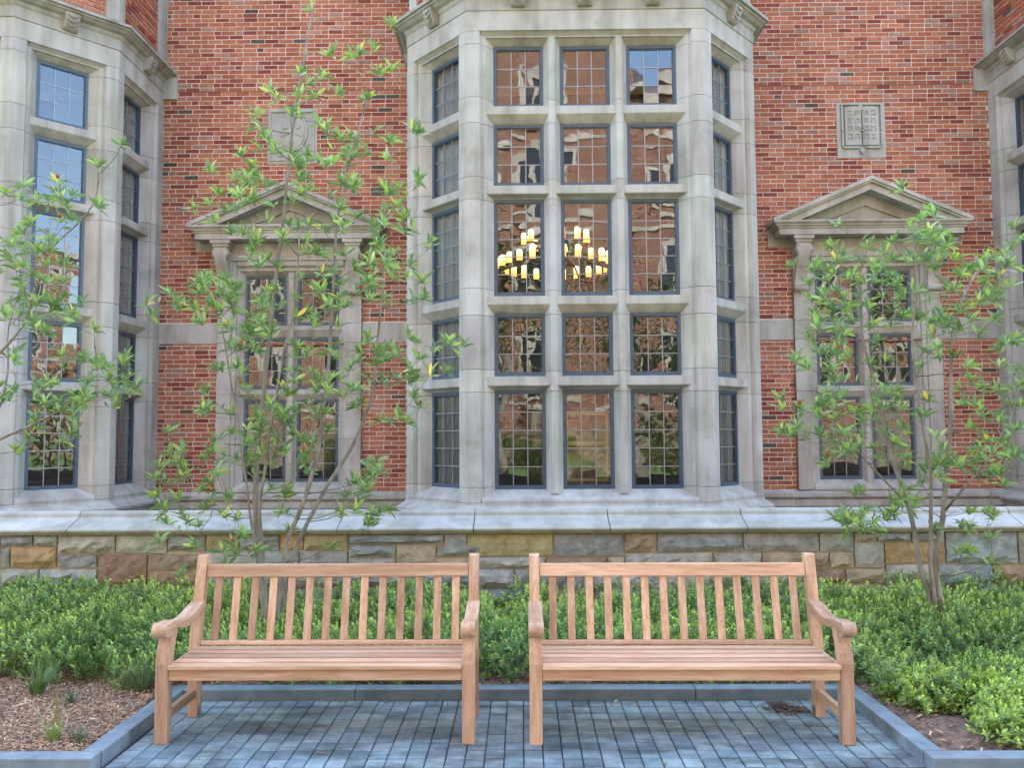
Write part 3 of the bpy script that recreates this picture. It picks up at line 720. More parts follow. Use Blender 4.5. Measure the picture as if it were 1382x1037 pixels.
for i in range(26):
    zc = random.uniform(z0+.06, z1-.07)
    if abs(zc-1.485) < .07: continue
    xc = random.uniform(x0+.09, x1-.09); t = random.uniform(0, 3.1)
    rl.tube([(xc-.05*math.cos(t), 10.075, zc-.03*math.sin(t)), (xc, 10.068, zc+.012), (xc+.05*math.cos(t), 10.075, zc+.03*math.sin(t))], [.008, .014, .006], 6)
rl.build('carving', 'carved_oak', cpn, smooth=True)
ta = MB(); ta.box(.45, 9.98, .98, 1.15, 10.30, 1.015); 
for q in ((.47, 10.0), (1.09, 10.0), (.47, 10.24), (1.09, 10.24)): ta.box(q[0], q[1], .79, q[0]+.04, q[1]+.04, .98)
ta.build('stand', 'carved_oak', cpn)

# ---------------------------------------------------------------- low stone wall with coping
YS = 6.9
sw = thing('stone_wall', 'low wall of split stones under a pale sloping coping', 'wall', (0, YS, 0))
MB().box(-8, YS+.02, -.3, 8, YS+.42, .775).build('mortar_core', 'wall_mortar', sw)
G1, G2, G3, BR, TN, YL, OR, RB = (.43, .44, .41), (.48, .465, .40), (.36, .39, .40), (.37, .29, .21), (.50, .425, .31), (.50, .44, .255), (.54, .38, .20), (.38, .27, .18)
Z6 = lambda a, b, c, d: (a/2.303, 660+b/2.303, c/2.303, 660+d/2.303)
Z5 = lambda a, b, c, d: (600+a/1.767, 660+b/1.767, 600+c/1.767, 660+d/1.767)
ST = [(Z6(0, 140, 103, 180), G3), (Z6(103, 140, 180, 180), G1), (Z6(180, 140, 360, 203), G2), (Z6(360, 140, 520, 203), G2), (Z6(520, 140, 640, 195), G1), (Z6(640, 140, 742, 192), YL),
      (Z6(742, 140, 870, 192), G3), (Z6(870, 140, 943, 192), OR), (Z6(943, 140, 1082, 192), YL), (Z6(1082, 138, 1380, 173), G3),
      (Z6(0, 180, 32, 248), G1), (Z6(32, 180, 177, 248), OR), (Z6(177, 203, 302, 248), G1), (Z6(302, 203, 458, 308), RB), (Z6(458, 203, 640, 254), BR), (Z6(640, 192, 800, 250), G1),
      (Z6(800, 192, 930, 250), G3), (Z6(930, 192, 1082, 250), G1), (Z6(1082, 173, 1230, 213), G3), (Z6(1230, 173, 1357, 250), TN), (Z6(1357, 173, 1500, 213), G1), (Z6(1082, 213, 1230, 250), G2),
      (Z6(0, 248, 121, 308), G2), (Z6(121, 248, 302, 308), G1), (Z6(458, 254, 640, 308), RB), (Z6(640, 250, 860, 308), G1), (Z6(860, 250, 1082, 308), G2), (Z6(1082, 250, 1300, 308), G1), (Z6(1300, 250, 1500, 308), G3),
      (Z5(0, 104, 53, 162), G3), (Z5(53, 104, 260, 162), YL), (Z5(260, 104, 429, 162), G3), (Z5(429, 104, 506, 152), BR), (Z5(506, 104, 711, 152), G3), (Z5(711, 103, 893, 150), G1), (Z5(893, 103, 976, 150), G1),
      (Z5(976, 102, 1030, 127), TN), (Z5(1030, 102, 1112, 127), G1), (Z5(1112, 102, 1194, 127), G3), (Z5(976, 127, 1049, 190), G2), (Z5(1049, 127, 1194, 179), OR), (Z5(1194, 101, 1367, 179), G3), (Z5(1367, 101, 1460, 179), G2),
      (Z5(50, 162, 240, 190), G1), (Z5(240, 162, 388, 190), RB), (Z5(388, 162, 430, 190), TN), (Z5(430, 152, 640, 190), G2), (Z5(640, 152, 756, 190), G2), (Z5(756, 150, 917, 190), TN), (Z5(917, 150, 976, 190), TN),
      (Z5(50, 190, 165, 240), G1), (Z5(165, 190, 330, 240), G3), (Z5(330, 190, 520, 240), G1), (Z5(520, 190, 700, 240), G2), (Z5(700, 190, 884, 240), G1), (Z5(884, 190, 956, 226), RB), (Z5(956, 190, 1051, 226), TN),
      (Z5(1051, 179, 1176, 240), G2), (Z5(1176, 179, 1308, 240), G3), (Z5(1308, 179, 1460, 240), RB)]
def stone(x0, x1, z0, z1, tint, Y=YS):
    g = .008; x0 += g; x1 -= g; z0 += g; z1 -= g
    if x1-x0 < .03 or z1-z0 < .03: return
    nx = max(3, min(9, int((x1-x0)/.055))); nz = max(3, min(5, int((z1-z0)/.05)))
    m = MB(); vs = []; fs = []
    ph = [random.uniform(0, 6.28) for _ in range(6)]; prd = random.uniform(.012, .04)
    for j in range(nz+1):
        for i in range(nx+1):
            a, b = i/nx, j/nz; edge = min(a, 1-a, b, 1-b)
            ex = 0 if edge < 1e-6 else 1
            x = x0+(x1-x0)*a+(random.uniform(-.012, .012) if 0 < i < nx else random.uniform(-.005, .005))
            z = z0+(z1-z0)*b+(random.uniform(-.012, .012) if 0 < j < nz else random.uniform(-.005, .005))
            rel = ex*(prd+random.uniform(-.013, .013)+.012*math.sin(a*5+ph[0])*math.sin(b*4+ph[1]))
            vs.append((x, Y-.004-rel, z))
    for j in range(nz):
        for i in range(nx):
            q = j*(nx+1)+i; fs.append((q, q+1, q+nx+2, q+nx+1))
    n0 = len(vs)
    ring = [i for i in range(nx+1)]+[(j+1)*(nx+1)+nx for j in range(nz)]+[nz*(nx+1)+i for i in range(nx-1, -1, -1)]+[j*(nx+1) for j in range(nz-1, 0, -1)]
    back = [len(vs)+k for k in range(len(ring))]
    vs += [(vs[r][0], Y+.035, vs[r][2]) for r in ring]
    fs += [(ring[(k+1) % len(ring)], ring[k], back[k], back[(k+1) % len(ring)]) for k in range(len(ring))]
    m.add(vs, fs, jit(tint, .12)); m.build('stone', 'wall_stone', sw)
for (a, b, c, d), t in ST:
    p, q = at((a+c)/2, b, YS), at((a+c)/2, d, YS); xa, xb = at(a, (b+d)/2, YS).x, at(c, (b+d)/2, YS).x
    stone(xa, xb, q.z, min(p.z, .772), t)
PAL = [G1, G1, G2, G3, G3, BR, TN, YL, RB, G2]
zz = at(691, 794, YS).z
for r in range(2):                        # courses half hidden by the planting
    x = -4.6; h = .15
    while x < 4.6:
        wl = random.uniform(.22, .55); stone(x, x+wl, zz-h*(r+1), zz-h*r, random.choice(PAL)); x += wl
for xa, xb in ((-7.9, at(0, 740, YS).x), (at(1425, 740, YS).x, 7.9)):
    z = .772
    while z > 0:
        h = random.uniform(.13, .22); x = xa
        while x < xb-.01:
            wl = random.uniform(.22, .6); e = min(x+wl, xb)
            if xb-e < .15: e = xb
            stone(x, e, max(z-h, 0), z, random.choice(PAL)); x = e
        z -= h
cop = [(-.22, .778), (.055, .778), (.055, .79), (.075, .795), (.085, .806), (.085, .822), (.07, .828), (-.13, .905), (-.135, .935), (-.15, .952), (-.22, .955)]
x = -4.95-1.135*2
while x < 7.5:
    MB().prism(cop, (x, YS, 0), nw, UZ, UX, .003, 1.132, jit((.43, .43, .39), .06)).build('coping_stone', 'limestone', sw, bevel=.004, seg=1)
    x += 1.135

# ---------------------------------------------------------------- nook: paving, kerb, beds
KX0, KX1, KY, KF, KH = -2.06, 1.92, 5.01, 4.06, .066
pav = MB().box(-6, -3, -.06, 6, KY+.05, -.012).build('paving', 'joint_sand', None, kind='structure')
pm = []; PWX, PWY = .0968, .1095
for k in range(14):
    base = random.choice([(.185, .245, .25), (.23, .29, .29), (.165, .215, .225), (.275, .325, .32), (.205, .255, .265)])
    m = MB(); a, b = PWX/2-.0028, PWY/2-.0055; c = .004
    vs = [(-a, -b, -.03), (a, -b, -.03), (a, b, -.03), (-a, b, -.03), (-a, -b, -c), (a, -b, -c), (a, b, -c), (-a, b, -c), (-a+c, -b+c, 0), (a-c, -b+c, 0), (a-c, b-c, 0), (-a+c, b-c, 0)]
    m.add(vs, [(8, 9, 10, 11)]+[(i, (i+1) % 4, 4+(i+1) % 4, 4+i) for i in range(4)]+[(4+i, 4+(i+1) % 4, 8+(i+1) % 4, 8+i) for i in range(4)], jit(base, .1))
    me = m.mesh('paver'); me.materials.append(MATS['paver']); pm.append(me)
pl = []
y = KY-PWY/2; row = 0
while y > .6:
    x = -4.6
    while x < 4.6:
        if y > KF-.02 and not (KX0 < x-PWX/2+.02 and x+PWX/2-.02 < KX1): pass
        else: pl.append((x, y))
        x += PWX
    y -= PWY; row += 1
DR = Vector((1.52, 4.86))
pl = [(x, y) for x, y in pl if (Vector((x, y))-DR).length > .10]
def px_of(x, y):
    v = Vector((x, y, 0))-Vector((0, 0, H)); z = v.dot(fw); return 691+FPX*v.dot(rt)/z, 518.5-FPX*v.dot(up)/z
inview = [q for q in pl if -5 < px_of(*q)[0] < 1387 and px_of(*q)[1] < 1042]
key = sorted(inview, key=lambda q: q[1])[:300]; keys = set(key); restv = MB()
for x, y in pl:
    me = random.choice(pm); dz = random.uniform(-.0025, .0015); rz = random.gauss(0, .008)
    M = Matrix.Translation((x, y, dz)) @ Matrix.Rotation(rz, 4, 'Z') @ Matrix.Rotation(random.gauss(0, .006), 4, 'X')
    if (x, y) in keys:
        o = bpy.data.objects.new('paver', me); COL.objects.link(o); o.parent = pav; o.matrix_basis = M
    else: restv.add([M @ v.co for v in me.vertices], [tuple(p.vertices) for p in me.polygons], tuple(me.attributes['tint'].data[0].color[:3]))
restv.build('pavers', 'paver', pav, kind='stuff')
kb = thing('kerb', 'blue-grey stone kerb round the bench nook and beds', 'kerb', (0, KY, 0))
KT = (.19, .235, .245); kw = .10
def kerb(x0, y0, x1, y1): MB().box(x0, y0, -.08, x1, y1, KH, jit(KT, .06)).build('kerb_stone', 'bluestone', kb, bevel=.006)
for a, b in ((KX0-.002, -1.02), (-1.016, .105), (.109, 1.03), (1.034, KX1+.002)): kerb(a, KY, b, KY+kw)
for s_, X in ((-1, KX0), (1, KX1)):
    xa, xb = (X-kw, X) if s_ < 0 else (X, X+kw)
    kerb(xa, 4.62, xb, KY+kw if False else KY-.004); kerb(xa, KF+.001, xb, 4.616)
    MB().box(xa, KY-.001, -.08, xb-(.003 if s_ < 0 else -.0), KY+kw, KH, jit(KT, .06)).build('kerb_stone', 'bluestone', kb, bevel=.006) if s_ < 0 else MB().box(xa+.003, KY-.001, -.08, xb, KY+kw, KH, jit(KT, .06)).build('kerb_stone', 'bluestone', kb, bevel=.006)
xx = KX0
for i in range(4): kerb(xx-1.1, KF-kw, xx-.004, KF-.003); xx -= 1.1
xx = KX1
for i in range(4): kerb(xx+.004, KF-kw, xx+1.1, KF-.003); xx += 1.1
# soil sheet with gentle lumps
def soil_z(x, y): return .045+.02*np.sin(x*3.1+1)*np.sin(y*2.7)+.012*np.sin(x*9+y*7)
gx = np.arange(-6.5, 6.51, .06); gy = np.arange(4.0, 6.95, .06)
X, Y = np.meshgrid(gx, gy); Zs = soil_z(X, Y)+RNG.normal(0, .006, X.shape)
nook = (X > KX0-.09) & (X < KX1+.09) & (Y < KY+.09); Zs[nook] = -.10
edge = (~nook) & ((Y < KF+.02)); Zs[edge] = .03
V = np.stack([X, Y, Zs], -1).reshape(-1, 3); nxg = len(gx)
F = np.array([(j*nxg+i, j*nxg+i+1, (j+1)*nxg+i+1, (j+1)*nxg+i) for j in range(len(gy)-1) for i in range(nxg-1)])
link('planting_soil', np_mesh('planting_soil', V, F, np.ones((len(V), 3)), True), 'soil', None, kind='structure')
# bark mulch chips
def chips(n, xr, yr, size, name, label):
    x = RNG.uniform(*xr, n); y = RNG.uniform(*yr, n)
    ok = ~((x > KX0-kw-.01) & (x < KX1+kw+.01) & (y < KY+kw+.01)) & (y > KF+.005); x, y = x[ok], y[ok]; n = len(x)
    L = RNG.uniform(.4, 1.3, n)*size; W = L*RNG.uniform(.18, .45, n); a = RNG.uniform(0, np.pi, n); t = RNG.normal(0, .28, n)
    c = np.stack([x, y, soil_z(x, y)+RNG.uniform(.002, .018, n)], -1)
    u = np.stack([np.cos(a)*np.cos(t), np.sin(a)*np.cos(t), np.sin(t)], -1); v = np.stack([-np.sin(a), np.cos(a), RNG.normal(0, .25, n)], -1)
    V = np.stack([c-u*L[:, None]/2-v*W[:, None]/2, c+u*L[:, None]/2-v*W[:, None]*.3, c+u*L[:, None]/2+v*W[:, None]/2, c-u*L[:, None]*.45+v*W[:, None]*.4], 1)
    base = np.array([(.54, .325, .185), (.43, .25, .14), (.60, .40, .245), (.33, .185, .105), (.74, .58, .38)])[RNG.choice(5, n, p=[.34, .26, .2, .15, .05])]*RNG.uniform(.8, 1.2, (n, 1))
    link(name, np_mesh(name, V.reshape(-1, 3), np.arange(n*4).reshape(-1, 4), np.repeat(base, 4, 0)), 'mulch', None, kind='stuff', label=label, category='mulch')
chips(60000, (-5.2, KX0), (4.05, 5.9), .019, 'bark_mulch', 'brown shredded bark mulch in the bed by the grass tufts')
chips(12000, (KX0, 5.2), (4.05, 6.6), .03, 'leaf_litter', 'dark bark litter under the shrubs behind the kerb')

dr = thing('floor_drain', 'round rusty drain grate among the pavers by a rear bench leg', 'drain', (DR.x, DR.y, 0))
MB().lathe([(.0, -.03), (.075, -.03), (.082, -.004), (.10, -.003), (.104, -.012)], (DR.x, DR.y, 0), 28).build('rim', 'drain_iron', dr)
b = MB()
for k in range(-4, 5):
    hl = math.sqrt(max(0, .078**2-(k*.017)**2)); b.box(DR.x-hl, DR.y+k*.017-.005, -.014, DR.x+hl, DR.y+k*.017+.005, -.001)
b.build('grate', 'drain_iron', dr)
lt = MB()
for k in range(120):
    a = random.uniform(0, 6.28); r = .13*math.sqrt(random.random()); c = Vector((DR.x+r*math.cos(a), DR.y+r*math.sin(a), random.uniform(.002, .010))); t = random.uniform(0, 3.14)
    u = Vector((math.cos(t), math.sin(t), random.uniform(-.2, .2)))*random.uniform(.006, .016); v = Vector((-u.y, u.x, 0))*.4
    lt.add([c-u-v, c+u-v, c+u+v, c-u+v], [(0, 1, 2, 3)], jit((.15, .095, .06), .3))
lt.build('debris', 'mulch', dr, kind='stuff')

fl = MB(); rf = random.Random(31)
for k in range(70):
    if k < 45: x, y = rf.uniform(KX0+.03, KX1-.03), KY-abs(rf.gauss(0, .05))-.01
    else: x, y = rf.uniform(KX0, KX1), rf.uniform(3.9, KY-.05)
    a = rf.uniform(0, 6.28); l = rf.uniform(.008, .026); u = Vector((math.cos(a), math.sin(a), rf.uniform(-.1, .3)))*l; v = Vector((-u.y, u.x, rf.uniform(-.004, .004)))*.35; c = Vector((x, y, .006))
    fl.add([c-u, c-v, c+u, c+v+UZ*.003], [(0, 1, 2, 3)], jit(rf.choice([(.30, .19, .10), (.20, .13, .08), (.42, .33, .16), (.22, .25, .09)]), .2))
fl.build('fallen_leaves', 'mulch', None, kind='stuff', label='scattered dry leaf scraps on the pavers along the kerb', category='leaf litter')

# ---------------------------------------------------------------- benches
def make_bench():
    t = thing('garden_bench', 'x', 'bench', (0, 0, 0), 'teak benches in the paved nook', local=True)
    Wd = 1.668; T = .066
    # local frame: x across, y from the front leg backwards, z up
    def part(name, m, ax, bev=.004): return m.build(name, 'teak_'+ax, t, bevel=bev)
    leg = [(0, 0), (.062, 0), (.062, .33), (.066, .40), (.085, .48), (.108, .53), (.118, .575), (.118, .592), (.05, .592), (.046, .565), (.030, .52), (.006, .46), (-.003, .41), (0, .36)]
    post = [(.412, 0), (.478, 0), (.480, .34), (.500, .50), (.585, .89), (.575, .897), (.534, .897), (.524, .89), (.437, .50), (.412, .34)]
    n = 26
    top = []; bot = []
    for i in range(n+1):
        s_ = i/n; y = .475-s_*.475
        z = .622+.018*math.cos(s_*math.pi*2.0)-.012*s_+(-.01 if s_ > .8 else 0)*((s_-.8)/.2)
        top.append((y, z)); bot.append((y, z-.040-.006*math.sin(s_*math.pi)))
    sc = [(-.0+.0, 0)]
    cyl = [(-.008-.046*math.sin(a), .588+.042*math.cos(a)) for a in np.linspace(.15, math.pi*1.15, 12)]
    arm = top+cyl+[q for q in reversed(bot) if q[0] > .06]
    for s_ in (0, 1):
        x0 = 0 if s_ == 0 else Wd-T
        part('front_leg', MB().prism(leg, (0, 0, 0), UY, UZ, UX, x0, x0+T), 'z')
        part('back_post', MB().prism(post, (0, 0, 0), UY, UZ, UX, x0+.004, x0+T-.004), 'z')
        part('armrest', MB().prism(arm, (0, 0, 0), UY, UZ, UX, x0-.004, x0+T+.010 if s_ == 0 else x0+T+.004), 'y', .007)
        part('side_stretcher', MB().box(x0+.018, .062, .105, x0+T-.018, .412, .155), 'y')
        part('side_rail', MB().box(x0+.016, .066, .315, x0+T-.016, .412, .375), 'y')
    part('apron', MB().box(T, .008, .322, Wd-T, .034, .381), 'x')
    part('rear_apron', MB().box(T, .425, .322, Wd-T, .452, .381), 'x')
    for k in range(5):
        y0 = -.012+k*.0865; part('seat_slat', MB().box(T+.002 if k == 0 else T+.002, y0, .3825, Wd-T-.002, y0+.066, .403), 'x', .0035)
    # back: lower rail, 14 slats, top rail all on the rake of the posts
    def yr(z): return .500+(z-.50)*(.085/.39)-.031
    def rail(z0, z1, d, bev=.004):
        m = MB(); m.prism([(yr(z0)-d, z0), (yr(z0)+d, z0), (yr(z1)+d, z1), (yr(z1)-d, z1)], (0, 0, 0), UY, UZ, UX, T-.003, Wd-T+.003); return m
    part('lower_rail', rail(.398, .421, .014), 'x'); part('top_rail', rail(.772, .842, .018), 'x', .006)
    inner = Wd-2*T; pitch = inner/14.35; x0 = T+inner/2-pitch*6.5
    for k in range(14):
        xc = x0+pitch*k; z0, z1 = .4215, .7715
        m = MB(); hw = .0215
        m.prism([(yr(z0)-.007, z0), (yr(z0)+.007, z0), (yr(z1)+.007, z1), (yr(z1)-.007, z1)], (0, 0, 0), UY, UZ, UX, xc-hw, xc+hw); part('back_slat', m, 'z', .0025)
    br = MB()
    for x in (T+.002, Wd-T-.004):
        br.box(x, .415, .0, x+.003, .452, .055)
        br.box(x-.02 if x > 1 else x, .44, -.001, x+.022, .452, .003)
    for x, s_ in ((T+.002, 1), (Wd-T-.005, -1)):
        MB().box(x-.0, .418, .0, x+.004, .448, .06).build('floor_bracket', 'lead', t)
    return t
bench = make_bench()
def copy_tree(o):
    r = o.copy(); COL.objects.link(r); LOCAL[r.name] = True
    for c in list(o.children):
        d = c.copy(); COL.objects.link(d); d.parent = r
    return r
b2 = copy_tree(bench)
bench.location = (-1.922, 4.312, .0); bench.rotation_euler.z = R(.05); bench['label'] = 'slatted teak bench with its arm beside the mulch bed and grass tufts'
b2.location = (.03, 4.302, .0); b2.rotation_euler.z = R(-.35); b2['label'] = 'slatted teak bench with a rear leg beside the round drain'

# ---------------------------------------------------------------- magnolia trees
LV = np.array([(0, 0, 0), (.16, .060, .02), (.16, -.060, .02), (.42, .136, .035), (.42, -.136, .035), (.72, .105, .0), (.72, -.105, .0), (1, 0, -.07), (.16, 0, -.004), (.42, 0, .0), (.72, 0, -.03)])
LF = [(0, 8, 1), (0, 2, 8), (8, 9, 3, 1), (8, 2, 4, 9), (9, 10, 5, 3), (9, 4, 6, 10), (10, 7, 5), (10, 6, 7)]
LCOL = [(.085, .15, .035), (.065, .13, .035), (.11, .19, .045), (.05, .105, .03), (.14, .21, .05), (.095, .165, .06), (.12, .175, .05), (.075, .14, .045), (.10, .20, .045), (.06, .115, .04), (.28, .26, .04), (.085, .17, .03)]
LW = [.11, .11, .14, .11, .07, .11, .1, .11, .09, .08, .008, .08]
LCOL = [(a*2.5*(.75+.09*(i % 6)), b*2.05*(.78+.08*(i % 6)), c*2.35) for i, (a, b, c) in enumerate(LCOL)]
leaf_me = []
for c in LCOL:
    me = MB().add([tuple(q) for q in LV], LF, c).mesh('leaf', True); me.materials.append(MATS['magnolia_leaf']); leaf_me.append(me)
def tree(label, base, stems, tips, spread, seeds, rng, extra=0):
    rnd = random.Random(rng)
    t = thing('magnolia_tree', label, 'tree', base, 'young magnolias in front of the hall')
    nodes = []                             # (pos, radius index, dist from base)
    trunk = MB(); twig = MB()
    yb = base[1]
    for st in stems:
        pts = [Vector(base)+Vector((rnd.uniform(-.03, .03), rnd.uniform(-.03, .03), 0))] if st[0] == 'base' else []
        raw = st[1:] if st[0] == 'base' else st
        for (px, py, dy) in raw: pts.append(at(px, py, yb+dy))
        # resample with slight wobble
        out = [pts[0]]
        for a, b in zip(pts[:-1], pts[1:]):
            k = max(2, int((b-a).length/.09))
            for i in range(1, k+1):
                q = a.lerp(b, i/k); out.append(q+Vector((rnd.gauss(0, .004), rnd.gauss(0, .006), 0)))
        sm = [out[0]]+[(out[i-1]+out[i]*2+out[i+1])/4 for i in range(1, len(out)-1)]+[out[-1]]
        n = len(sm); r0 = st_r.get(id(st), .019)
        rads = [r0*(1-.78*(i/(n-1))**.9)+.0022 for i in range(n)]
        trunk.tube(sm, rads, 8)
        d = 0
        for i, q in enumerate(sm):
            if i: d += (q-sm[i-1]).length
            nodes.append((q, rads[i], i/(n-1)))
    trunk.build('trunk', 'bark', t, smooth=True)
    T3 = []
    for (px, py) in tips:
        T3.append(at(px, py, yb+rnd.gauss(0, spread)))
    for k in range(extra):
        px, py = tips[rnd.randrange(len(tips))]; T3.append(at(px+rnd.gauss(0, 20), py+rnd.gauss(0, 20), yb+rnd.gauss(0, spread*1.3)))
    # nearest tips join first, so later twigs branch from earlier ones
    rem = list(T3); cx = Vector(base)
    def best(p):
        bs, bd = None, 1e9
        for nd in nodes:
            v = p-nd[0]; d = v.length
            cost = d+max(0, (nd[0].z-p.z+.04))*1.6+(.25 if nd[2] < .12 else 0)
            if cost < bd: bd, bs = cost, nd
        return bs, bd
    order = sorted(rem, key=lambda p: best(p)[1]); tipdir = []
    for p in order:
        nd, _ = best(p); a = nd[0]; L = (p-a).length
        mid = a.lerp(p, .5)+Vector((rnd.gauss(0, .05)*L, rnd.gauss(0, .06)*L, -.10*L+rnd.gauss(0, .03)*L))
        k = max(4, int(L/.05)); pts = []
        for i in range(k+1):
            s_ = i/k; pts.append(a*(1-s_)**2+mid*2*s_*(1-s_)+p*s_**2+Vector((rnd.gauss(0, .003), rnd.gauss(0, .003), rnd.gauss(0, .003))))
        pts[0] = a; r0 = min(nd[1]*.8, .0022+.0065*L)
        rads = [r0+(.0014-r0)*i/k for i in range(k+1)]
        twig.tube(pts, rads, 5)
        for i in range(1, k+1): nodes.append((pts[i], rads[i], .5+.5*i/k))
        tipdir.append((p, (pts[-1]-pts[-2]).normalized(), pts))
    twig.build('twigs', 'twig', t, smooth=True, kind='stuff')
    LVS = []
    def leaf(p, d, size):
        sd_ = d.cross(UZ); sd_ = sd_.normalized() if sd_.length > .05 else UX.copy()
        nrm = sd_.cross(d).normalized(); roll = rnd.gauss(0, .5)
        sd2 = sd_*math.cos(roll)+nrm*math.sin(roll); nr = d.cross(sd2)*-1; nr = sd2.cross(d)*1
        nr = d.cross(sd2)
        if nr.z < 0: nr = -nr; sd2 = -sd2
        M = Matrix((d, sd2, nr)).transposed(); M = M.to_4x4() @ Matrix.Diagonal((size, size*rnd.uniform(.75, 1.15), size*rnd.uniform(.4, 2.2), 1)); M.translation = p
        LVS.append((M, rnd.choices(range(len(LCOL)), LW)[0]))
    for p, d, pts in tipdir:
        ax = (d*.7+UZ*.75+Vector((rnd.gauss(0, .2), rnd.gauss(0, .2), 0))).normalized()
        o1 = ax.orthogonal().normalized(); o2 = ax.cross(o1); nl = rnd.randint(9, 16); ph = rnd.uniform(0, 6.28)
        for k in range(nl):
            az = ph+k*2.399; el = rnd.uniform(.15, 1.15) if k < nl*.7 else rnd.uniform(.9, 1.4)
            dv = (o1*math.cos(az)+o2*math.sin(az))*math.cos(el)+ax*math.sin(el)
            dv = (dv+Vector((0, 0, -.18*math.cos(el)))).normalized()
            leaf(p-ax*rnd.uniform(0, .035), dv, rnd.uniform(.062, .118)*(1 if k < nl*.8 else .7))
        for i in range(max(1, len(pts)-6), len(pts)-1):
            if rnd.random() < .22:
                a = rnd.uniform(0, 6.28); leaf(pts[i], (o1*math.cos(a)+o2*math.sin(a)+ax*.5).normalized(), rnd.uniform(.05, .09))
    LVS.sort(key=lambda q: q[0].translation.y)
    bx = MB(); Vs = []; Cs = []; tri = []; 
    restl = LVS[300:]
    for M, c in LVS[:300]:
        o = bpy.data.objects.new('leaf', leaf_me[c]); COL.objects.link(o); o.parent = t
        o.matrix_parent_inverse = Matrix.Translation(-Vector(base)); o.matrix_basis = M
    for M, c in restl: bx.add([M @ Vector(q) for q in LV], LF, LCOL[c])
    bx.build('foliage', 'magnolia_leaf', t, smooth=True, kind='stuff')
    for k in range(seeds):
        p, d, pts = rnd.choice(tipdir); q = p+Vector((rnd.gauss(0, .01), -.01, .01))
        MB().lathe([(.004, 0), (.011, .008), (.014, .018), (.010, .030), (.003, .037)], q, 7).build('seed_cone', 'seed_red', t, smooth=True)
    return t
st_r = {}
LT = [(421,13),(473,73),(504,64),(529,93),(437,101),(365,121),(426,128),(495,130),(342,165),(394,155),(457,184),(484,186),(527,189),(441,174),(370,202),(392,204),(414,206),(431,216),(468,221),(495,204),(478,206),(347,236),(360,250),(408,260),(438,224),(478,255),(519,253),(539,253),(367,277),(516,288),(546,292),(461,282),(404,307),(381,317),(414,324),(438,310),(350,324),(340,337),(458,304),(512,337),(532,341),(580,332),
(325,208),(318,240),(305,281),(290,298),(322,257),(329,311),(279,375),(316,398),(246,411),(264,416),(286,411),(268,392),(229,397),(274,392),(285,375),(297,418),(318,404),(271,435),(311,444),(342,468),(319,493),(278,527),(274,552),(312,583),(333,531),(246,607),(229,614),(222,649),(243,642),(274,659),(278,618),(302,621),(319,618),(333,597),(222,687),
(351,357),(375,361),(406,375),(434,368),(427,392),(351,406),(337,427),(375,413),(424,427),(458,402),(479,361),(483,392),(503,381),(517,402),(531,361),(552,371),(573,402),(524,347),(344,444),(365,448),(399,479),(451,468),(444,475),(472,496),(482,486),(552,451),(587,470),(625,465),(535,479),(497,461),(517,479),(531,507),(562,510),(559,534),(569,548),(552,569),(538,562),(517,513),(389,531),(417,545),(441,555),(431,513),(365,548),(372,562),(351,579),(410,597),(399,555),(444,579),(476,548),(462,534),(372,604),(351,611),(410,621),(368,628),(417,638),(497,631),(503,642),(479,652),(462,687),(503,690),(385,670),(344,642),
(221,690),(252,703),(260,734),(286,677),(312,673),(317,747),(347,742),(391,716),(460,695),(499,703),(512,690),(382,690)]
LS = [['base', (346,740,0), (344,660,0), (352,560,.05), (362,470,.08), (372,370,.1), (385,270,.12), (393,180,.12), (408,90,.1), (420,20,.1)],
      ['base', (398,740,.1), (432,670,.15), (478,600,.2), (503,540,.2), (508,480,.25), (515,400,.25), (520,330,.3)],
      ['base', (386,735,-.1), (420,650,-.12), (438,560,-.1), (448,430,-.05), (452,330,0), (462,250,.05), (482,185,.1), (495,135,.1)],
      ['base', (350,690,-.1), (362,600,-.15), (378,500,-.15), (400,400,-.1), (405,310,-.05)],
      ['base', (338,700,-.15), (325,600,-.2), (310,500,-.2), (296,430,-.2)]]
for s_, r_ in zip(LS, (.024, .018, .018, .014, .011)): st_r[id(s_)] = r_
tree('slender magnolia growing behind the bench beside the mulch bed', (-1.78, 5.85, .04), LS, LT, .24, 12, 11, 260)
